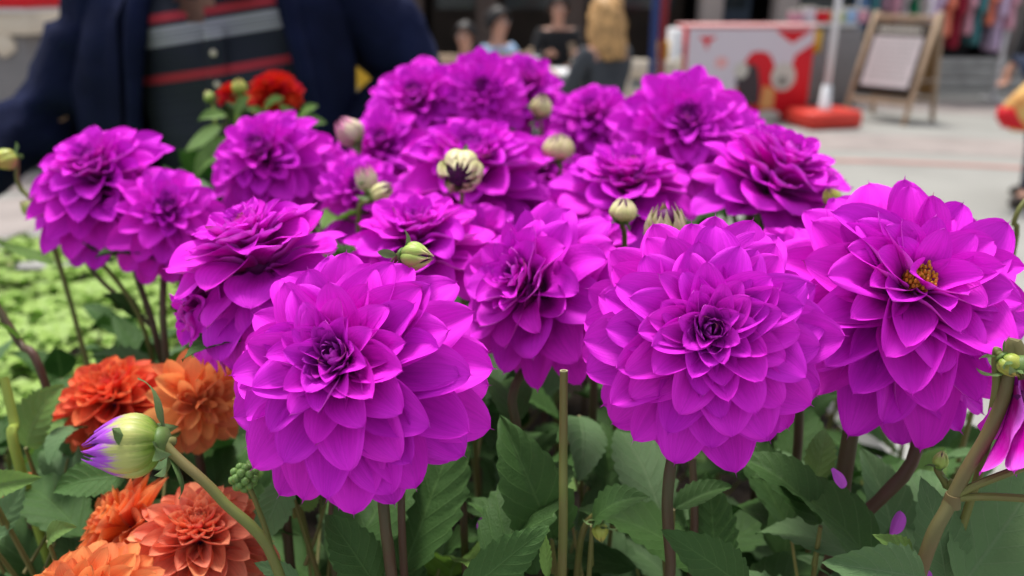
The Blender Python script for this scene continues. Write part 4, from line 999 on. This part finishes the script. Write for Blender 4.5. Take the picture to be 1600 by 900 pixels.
def table(px, y, lab, w_=.34, top='white'):
    root = thing('cafe_table', lab, 'table', (xat(px, y, .75), y, 0), 'cafe tables')
    b = MB(); b.loft([((0, 0, .72), w_, w_), ((0, 0, .75), w_ + .005, w_ + .005), ((0, 0, .755), w_ - .01, w_ - .01)], 28); obj('tabletop', mesh('t', b.v, b.f, M[top]), root)
    b = MB(); b.tube([(0, 0, .03), (0, 0, .72)], .03, 12); obj('pedestal', mesh('t', b.v, b.f, M['black']), root)
    b = MB(); b.loft([((0, 0, .002), .22, .22), ((0, 0, .03), .2, .2), ((0, 0, .045), .04, .04)], 20); obj('foot', mesh('t', b.v, b.f, M['black']), root)
table(880, 6.6, 'white round table left of the blond woman', .24)
table(800, 8.2, 'white round table behind the light blue shirt', .3)
def chair(px, y, rz, lab, m='wood', s=1.0):
    root = thing('cafe_chair', lab, 'chair', (xat(px, y, .5), y, 0), 'cafe chairs', rz)
    def bx(nm, c, d, bev=.008):
        b = MB(); b.box(c, d, bev=bev); obj(nm, mesh(nm, b.v, b.f, M[m]), root)
    bx('seat', (0, 0, .45), (.42, .42, .035)); bx('backrest', (0, .2, .80), (.36, .025, .14)); bx('rail', (0, .2, .62), (.36, .02, .05))
    for sx in (-1, 1):
        bx('leg', (sx * .19, -.18, .215), (.035, .035, .43)); bx('leg', (sx * .195, .2, .45), (.035, .035, .90))
chair(955, 5.75, .6, 'pale wooden chair of the blond woman', 'cream')
chair(1003, 6.0, -.5, 'empty beige chair just left of the blue post', 'cream')
chair(778, 7.05, -2.3, 'chair under the person in the light blue shirt', 'wood')
chair(728, 6.85, 2.8, 'chair under the person in the cream top', 'wood')
chair(872, 8.45, 3.14, 'chair behind the white table', 'wood')

# ------------------------------------------------------------------ street furniture
def simple_post(px, y, r, h, m, lab, name='post', cat='post', base=None):
    root = thing(name, lab, cat, (xat(px, y, .8), y, 0))
    b = MB(); b.tube([(0, 0, .0), (0, 0, h)], r, 14); obj('shaft', mesh('shaft', b.v, b.f, M[m]), root)
    b = MB(); b.loft([((0, 0, h - .02), r * 1.3, r * 1.3), ((0, 0, h + .03), r * 1.3, r * 1.3), ((0, 0, h + .06), r * .5, r * .5)], 14); obj('cap', mesh('cap', b.v, b.f, M[m]), root)
    b = MB(); b.loft([((0, 0, .002), r * 3, r * 3), ((0, 0, .02), r * 3, r * 3), ((0, 0, .04), r * 1.2, r * 1.2)], 14); obj('foot', mesh('foot', b.v, b.f, M[m]), root)
simple_post(1018, 5.4, .026, 2.4, 'blue_post', 'tall dark blue post between the cafe and the red counter')
simple_post(1032, 5.9, .026, 2.4, 'dark_red', 'dark red post right behind the blue one')

def counter():
    y = 8.9; x0, x1 = xat(1068, y, .5), xat(1268, y, .5); cx = (x0 + x1) / 2; wd = x1 - x0
    root = thing('promo_counter', 'red and white printed snack counter in front of the grey cart', 'counter', (cx, y + .3, 0))
    def part(nm, c, d, m, bev=.01):
        b = MB(); b.box(c, d, bev=bev); return obj(nm, mesh(nm, b.v, b.f, M[m]), root)
    part('counter_body', (0, 0, .5), (wd, .55, .96), 'red_paint'); part('counter_top', (0, 0, 1.0), (wd + .02, .58, .02), 'poster_pink')
    part('side_panel', (-wd / 2 - .08, -.10, .5), (.10, .4, .94), 'white')
    sx = wd / 200.; fy = -.278
    def q(px, py): return ((px - 1168) * sx, 1.0 - (py - 40) / 150.)
    def shape(pts, m, lay, nm='printed_shape'):
        b = MB(); yy = fy - .003 * lay; p2 = [q(*p) for p in pts]; n = len(p2)
        b.v = [Vector((a, yy, c)) for a, c in p2] + [Vector((a, fy + .002, c)) for a, c in p2]
        b.f = [tuple(range(n)), tuple(range(2 * n - 1, n - 1, -1))] + [(i, (i + 1) % n, n + (i + 1) % n, n + i) for i in range(n)]; b.mi = [0] * len(b.f)
        obj(nm, mesh(nm, b.v, b.f, M[m], smooth=False), root)
    def ell(cx_, cy_, rx, ry, k=20): return [(cx_ + rx * math.cos(6.283 * i / k), cy_ + ry * math.sin(6.283 * i / k)) for i in range(k)]
    shape([(1072, 44), (1266, 44), (1266, 66), (1240, 84), (1236, 100), (1232, 112), (1225, 116), (1212, 108), (1208, 95), (1200, 82), (1186, 78), (1172, 80), (1162, 95), (1155, 120), (1160, 150), (1170, 175), (1072, 185)][:-3] + [(1150, 150), (1128, 188), (1072, 188)], 'poster_white', 1)
    shape([(1205, 46), (1262, 46), (1240, 62), (1234, 66), (1226, 62)], 'red_paint', 2); shape([(1088, 56), (1116, 56), (1104, 66), (1102, 78), (1096, 64)], 'red_paint', 2)
    shape(ell(1126, 96, 10, 9), 'poster_pink', 2); shape([(1096, 110), (1103, 110), (1106, 140), (1097, 150)], 'poster_pink', 2)
    shape([(1150, 122), (1172, 96), (1184, 105), (1190, 135), (1190, 162), (1166, 164), (1158, 145)], 'poster_dark', 3)
    shape(ell(1158, 108, 11, 13), 'poster_cream', 4)
    shape(ell(1225, 118, 19, 22), 'poster_cream', 3); shape(ell(1224, 125, 9, 9), 'poster_grey', 4)
    shape([(1196, 132), (1214, 138), (1214, 168), (1192, 168)], 'poster_orange', 3); shape(ell(1207, 180, 20, 9), 'poster_cream', 4)
for k, c in (('poster_white', (.62, .56, .62)), ('poster_pink', (.75, .38, .38)), ('poster_dark', (.05, .035, .04)), ('poster_cream', (.55, .52, .46)), ('poster_grey', (.25, .25, .22)), ('poster_orange', (.65, .30, .10))): M[k] = mat(k, c, .5)
counter()

def parasol_base():
    g0 = ground_at(1298, 203); root = thing('parasol_stand', 'bright red square stand with a white parasol pole', 'parasol stand', (g0.x, g0.y + .25, 0), None, .25)
    def part(nm, b, m): return obj(nm, mesh(nm, b.v, b.f, M[m]), root)
    b = MB(); b.box((0, 0, .09), (.62, .5, .176), bev=.03); part('base_block', b, 'red_base')
    b = MB(); b.loft([((0, 0, .178), .075, .075), ((0, 0, .2), .06, .06), ((0, 0, .42), .045, .045)], 16); part('pole_socket', b, 'white')
    b = MB(); b.tube([(0, 0, .42), (0, 0, 1.2), (0, 0, 2.3)], .033, 14); part('pole', b, 'white')
parasol_base()

def aframe():
    g0 = ground_at(1400, 192); root = thing('menu_board', 'wooden folding menu board with a pale sheet standing on the paving', 'menu board', (g0.x + .08, g0.y + .30, 0), None, -.92)
    H = 1.14; W_ = .70
    def bar(nm, a, b_, wd, th, m, par=None):
        a, b_ = Vector(a), Vector(b_); d = (b_ - a).normalized(); s_ = Vector((1, 0, 0)) if abs(d.x) < .5 else Vector((0, 0, 1)); n = d.cross(s_).normalized(); s_ = n.cross(d)
        q = MB(); Mx = Matrix((s_, n, d)).transposed(); q.box((a + b_) / 2, (wd, th, (b_ - a).length), bev=.004, M=Mx); return obj(nm, mesh(nm, q.v, q.f, M[m]), root)
    for sg, nm in ((-1, 'front'), (1, 'rear')):
        sp = .40 if sg < 0 else .22
        for sx in (-1, 1): bar('leg', (sx * W_ / 2, sg * sp, 0), (sx * W_ / 2, sg * .02, H), .05, .03, 'wood')
        f = lambda z: sg * lerp(sp, .02, z / H)
        bar('cross_rail', (-W_ / 2 + .026, f(.22), .22), (W_ / 2 - .026, f(.22), .22), .05, .022, 'wood'); bar('cross_rail', (-W_ / 2 + .026, f(1.08), 1.08), (W_ / 2 - .026, f(1.08), 1.08), .05, .022, 'wood')
        y0, y1 = f(.26), f(1.05)
        q = MB(); c = Vector((0, (y0 + y1) / 2, .655)); d = Vector((0, y1 - y0, .79)).normalized(); n = Vector((1, 0, 0)).cross(d); Mx = Matrix((Vector((1, 0, 0)), -n, d)).transposed()
        q.box(c, (W_ - .056, .012, .78), M=Mx); obj('board', mesh('board', q.v, q.f, M['brown_dark' if sg < 0 else 'wood_dark']), root)
        if sg < 0:
            def on(u0, u1, v0, v1, m, nm, lay):
                nn = Vector((0, -.79, (y1 - y0))).normalized(); nn = nn if nn.y < 0 else -nn
                vs = [c + Vector((u, 0, 0)) + d * v + nn * (.0065 + lay * .003 - k * .0025) for k in (0, 1) for u, v in ((u0, v0), (u1, v0), (u1, v1), (u0, v1))]
                obj(nm, mesh(nm, vs, [(0, 1, 2, 3), (7, 6, 5, 4), (0, 4, 5, 1), (1, 5, 6, 2), (2, 6, 7, 3), (3, 7, 4, 0)], M[m], smooth=False), root)
            on(-.27, .27, -.30, .24, 'poster_sheet', 'menu_sheet', 1)
            rr = random.Random(4)
            for k in range(9):   # lines of writing too blurred to read
                v = .19 - k * .052; x = -.23
                while x < .20: w2 = rr.uniform(.02, .06); on(x, min(x + w2, .235), v, v + .012, 'poster_grey', 'text_line', 2); x += w2 + .015
            x = -.24
            while x < .22: w2 = rr.uniform(.015, .03); on(x, x + w2, .285, .335, 'poster_cream', 'title_letter', 1); x += w2 + .012
    bar('side_stay', (W_ / 2 + .018, -.17, .45), (W_ / 2 + .018, .17, .45), .02, .008, 'steel')
M['poster_sheet'] = mat('menu_paper', (.60, .53, .54), .6)
aframe()

def cart():
    y = 10.1; x0, x1 = xat(1258, y, .6), xat(1345, y, .6); root = thing('display_cart', 'grey display cart with goods on top behind the white pole', 'cart', ((x0 + x1) / 2, y + .4, 0))
    w_ = x1 - x0
    def part(nm, c, d, m, bev=.01):
        b = MB(); b.box(c, d, bev=bev); return obj(nm, mesh(nm, b.v, b.f, M[m]), root)
    part('cart_body', (0, 0, .47), (w_, .8, .90), 'grey'); part('worktop', (-.1, 0, .96), (w_ + .04, .84, .04), 'steel'); part('price_card', (-w_ / 2 + .12, -.41, .78), (.10, .012, .26), 'yellow', 0)
    for k, (dx, c, h) in enumerate([(-.45, 'cl_pink', .12), (-.3, 'poster_white', .16), (-.12, 'red_paint', .13), (.06, 'cl_lime', .12), (.2, 'lightblue', .15), (.34, 'cl_pink', .14)]):
        r2 = thing('goods_box', ['pink box at the left end of the grey cart', 'white box beside the pink one on the cart', 'red box in the middle of the cart top', 'lime box right of the red one', 'light blue box on the cart', 'pink box at the right end of the cart'][k], 'box', (root.location.x + dx, root.location.y - .2, .987), 'goods on the cart')
        b = MB(); b.box((0, 0, h / 2), (.13, .2, h), bev=.006); obj('carton', mesh('carton', b.v, b.f, M[c]), r2); b = MB(); b.box((0, 0, h + .012), (.136, .206, .022), bev=.004); obj('lid', mesh('lid', b.v, b.f, M['poster_cream']), r2)
CL = {'cl_pink': (.60, .30, .38), 'cl_lilac': (.52, .40, .58), 'cl_red': (.62, .06, .06), 'cl_coral': (.78, .22, .14), 'cl_teal': (.06, .20, .22), 'cl_blue': (.08, .16, .30), 'cl_green': (.02, .26, .12), 'cl_lime': (.45, .5, .2), 'cl_mauve': (.36, .20, .26), 'cl_white': (.62, .60, .62), 'cl_orange': (.70, .34, .12), 'cl_dark': (.25, .01, .03)}
for k, c in CL.items(): M[k] = mat('cloth_' + k[3:], c, .85, var=.12, vscale=14)
cart()

def garment(x, y, ztop, L, wd, m, lab, grp, rz=1.35, long_=True):
    root = thing('hanging_garment', lab, 'garment', (x, y, ztop - .06 - L), grp, rz); z0 = L
    b = MB(); rings = []
    for i in range(9):
        t = i / 8; zz = L * (1 - t); ww = wd * (.30 if i == 0 else .92 if i < 2 else .78 + .3 * t); rings.append(((0, 0, zz), ww / 2, .028 + .03 * t))
    rr = random.Random(int(x * 100)); ph = rr.uniform(0, 6)
    b.loft(rings, 28, True, .012, lambda p: p + Vector((0, .018 * math.sin(p.x * 40 + ph) * (1 - p.z / L), 0)))
    obj('cloth', mesh('cloth', b.v, b.f, M[m]), root)
    for sg in (-1, 1):
        q = MB(); q.tube([(sg * wd * .4, 0, L * .95), (sg * wd * .55, 0, L * .75), (sg * wd * .6, 0, L * .45)], [.045, .045, .05], 10, True, 3); obj('sleeve', mesh('sleeve', q.v, q.f, M[m]), root)
    q = MB(); q.tube([(0, 0, L - .01), (0, 0, L + .05), (.02, 0, L + .075), (0, 0, L + .09)], .003, 6, True, 3); obj('hanger_hook', mesh('hanger_hook', q.v, q.f, M['steel']), root)
def rack(pxa, pxb, y, h, lab, items, grp, L0):
    xa, xb = xat(pxa, y, .7), xat(pxb, y, .7); root = thing('clothes_rack', lab, 'clothes rack', ((xa + xb) / 2, y, 0), 'clothes racks'); hw = (xb - xa) / 2
    def tb(nm, pts, r_, m='white'):
        b = MB(); b.tube(pts, r_, 10); obj(nm, mesh(nm, b.v, b.f, M[m]), root)
    tb('rail', [(-hw, 0, h), (hw, 0, h)], .016)
    for sg in (-1, 1): tb('upright', [(sg * hw * .9, 0, .05), (sg * hw * .9, 0, h)], .028); tb('foot_bar', [(sg * hw * .9, -.28, .03), (sg * hw * .9, .28, .03)], .02)
    n = len(items)
    for i, (m, nm, l) in enumerate(items):
        garment(root.location.x - hw * .82 + 2 * hw * .82 * i / max(1, n - 1), y, h + .0, l, .42, m, nm, grp)
rack(1440, 1575, 10.6, 1.62, 'clothes rack with coral and lilac garments right of the menu board', [('cl_lilac', 'lilac garment hanging at the left end of the right rack', .66), ('cl_coral', 'coral garment next to the lilac one on the right rack', .74), ('cl_dark', 'dark red garment hanging low on the right rack', .88), ('cl_pink', 'pink garment in the middle of the right rack', .72),
    ('cl_teal', 'teal garment right of the pink one', .84), ('cl_coral', 'coral red garment right of the teal one', .6), ('cl_lilac', 'long lilac garment on the right rack', .92), ('cl_pink', 'rose garment at the right end of the right rack', .66)], 'garments on the right rack', .8)
rack(1330, 1425, 11.2, 1.62, 'clothes rack with blue, pink and green garments behind the menu board', [('cl_blue', 'long blue garment at the left end of the left rack', 1.15), ('cl_teal', 'teal garment beside the long blue one', 1.05), ('cl_mauve', 'mauve garment on the left rack', .85), ('cl_pink', 'pink garment on the left rack', .9), ('cl_white', 'white garment on the left rack', .6), ('cl_green', 'green garment at the right end of the left rack', .55)], 'garments on the left rack', .8)

# stall at far left
def stall():
    y = 6.3; root = thing('market_stall', 'market stall with red edge, cream cloth and grey side at the far left', 'market stall', (xat(10, y, .9), y + .4, 0))
    def part(nm, c, d, m, bev=.01):
        b = MB(); b.box(c, d, bev=bev); return obj(nm, mesh(nm, b.v, b.f, M[m]), root)
    part('stall_body', (-.6, 0, .52), (1.5, .8, 1.02), 'grey'); part('cream_cloth', (-.6, 0, 1.12), (1.66, .9, .16), 'cream'); part('shelf_board', (-.6, -.02, 1.215), (1.7, .94, .03), 'white'); part('red_edge', (-.6, -.02, 1.30), (1.74, .96, .13), 'red_paint')
    b = MB(); b.ell((-.0, -.42, .98), (.09, .03, .10), 8, 12, None, .02); obj('white_bag', mesh('white_bag', b.v, b.f, M['cream']), root)
stall()
def yboard():
    y = 3.0; root = thing('yellow_sign', 'narrow yellow board seen between the jacket and the sleeve', 'sign', (xat(577, y, .95), y, 0))
    b = MB(); b.add([(-.045, 0, 1.12), (.045, 0, 1.12), (.02, 0, .72), (-.02, 0, .72), (-.045, .015, 1.12), (.045, .015, 1.12), (.02, .015, .72), (-.02, .015, .72)], [(0, 1, 2, 3), (7, 6, 5, 4), (0, 4, 5, 1), (1, 5, 6, 2), (2, 6, 7, 3), (3, 7, 4, 0)])
    obj('board', mesh('board', b.v, b.f, M['yellow'], smooth=False), root)
    b = MB(); b.tube([(0, .02, .03), (0, .02, .75)], .012, 8); obj('leg', mesh('leg', b.v, b.f, M['black']), root)
    b = MB(); b.box((0, .02, .017), (.2, .2, .03), bev=.01); obj('foot', mesh('foot', b.v, b.f, M['black']), root)
yboard()
def crate_stack():
    y = 9.3; root = thing('crate', 'yellow crate beside the red box, left of the printed counter', 'crate', (xat(1043, y, .5), y, 0), 'crates by the counter')
    for k in range(3):
        b = MB(); b.box((0, 0, .14 + .28 * k), (.2, .35, .25), bev=.01); obj('crate_tier', mesh('crate_tier', b.v, b.f, M['yellow' if k != 0 else 'wood_dark']), root)
    root = thing('crate', 'narrow red box squeezed against the printed counter', 'crate', (xat(1058, y, .5), y - .1, 0), 'crates by the counter')
    b = MB(); b.box((0, 0, .38), (.09, .3, .76), bev=.01); obj('box_body', mesh('b', b.v, b.f, M['red_paint']), root); b = MB(); b.box((0, 0, .775), (.1, .31, .025), bev=.004); obj('lid', mesh('l', b.v, b.f, M['dark_red']), root)
crate_stack()

# ------------------------------------------------------------------ the building behind: arcade with dark shop fronts
def building():
    y = 13.2; root = thing('arcade_building', 'long building with dark shop fronts between beige pillars closing the square', 'building', (2, y, 0))
    def part(nm, c, d, m, bev=0.0, par=None):
        b = MB(); b.box(c, d, bev=bev); o = obj(nm, mesh(nm, b.v, b.f, M[m], smooth=False), par or root); return o
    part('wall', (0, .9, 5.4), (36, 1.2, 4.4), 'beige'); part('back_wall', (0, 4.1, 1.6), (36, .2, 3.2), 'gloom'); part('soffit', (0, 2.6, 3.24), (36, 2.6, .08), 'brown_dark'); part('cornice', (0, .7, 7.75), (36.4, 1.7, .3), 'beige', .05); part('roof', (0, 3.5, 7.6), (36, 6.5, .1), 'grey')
    part('floor_slab', (0, 2.0, .03), (36, 4.0, .06), 'grey')
    for sx in (-1, 1): part('end_wall', (sx * 17.9, 2.6, 1.6), (.2, 2.8, 3.2), 'beige')
    xs = [-17, -14.2, -11.4, -8.6, -5.8, -3.6, -2.4, -1.0, 1.2, 2.4, 4.6, 6.4, 8.8, 11.2, 13.6, 16]
    for i, x in enumerate(xs):
        part('pillar', (x, .55, 1.6), (.34, .4, 3.2), 'beige' if x > 0 or x < -6 else 'brown_pillar', .02)
    for i, (a, c) in enumerate(zip(xs, xs[1:])):
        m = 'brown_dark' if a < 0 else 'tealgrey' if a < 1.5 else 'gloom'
        w_ = c - a - .344
        fr = part('shop_front', ((a + c) / 2, 1.9, 1.5), (w_, .06, 2.9), m)
        b = MB(); b.box(((a + c) / 2, 1.86, 1.9), (w_ * .8, .02, 1.7)); obj('shop_window', mesh('shop_window', b.v, b.f, M['glass'], smooth=False), fr)
    for x in range(-16, 17, 3):
        f = part('window', (x, .28, 5.4), (1.2, .06, 1.7), 'white'); b = MB(); b.box((x, .24, 5.4), (1.04, .03, 1.54)); obj('pane', mesh('pane', b.v, b.f, M['glass'], smooth=False), f)
    r2 = thing('stone_steps', 'grey stone steps leading up to the dark shop front at the right', 'steps', (7.0, y, 0))
    for k in range(3):
        b = MB(); b.box((0, -.9 + .35 * k, .06 + .12 * k), (6.5, .36, .12 - .003), bev=.01); obj('step', mesh('step', b.v, b.f, M['concrete']), r2)
        if k: b = MB(); b.box((0, -.55 + .35 * (k - 1) + .1, .06 * k - .03), (6.4, .2, .1)); 
M['brown_pillar'] = mat('brown_pillar', (.085, .06, .05), .8, var=.2, vscale=2)
building()
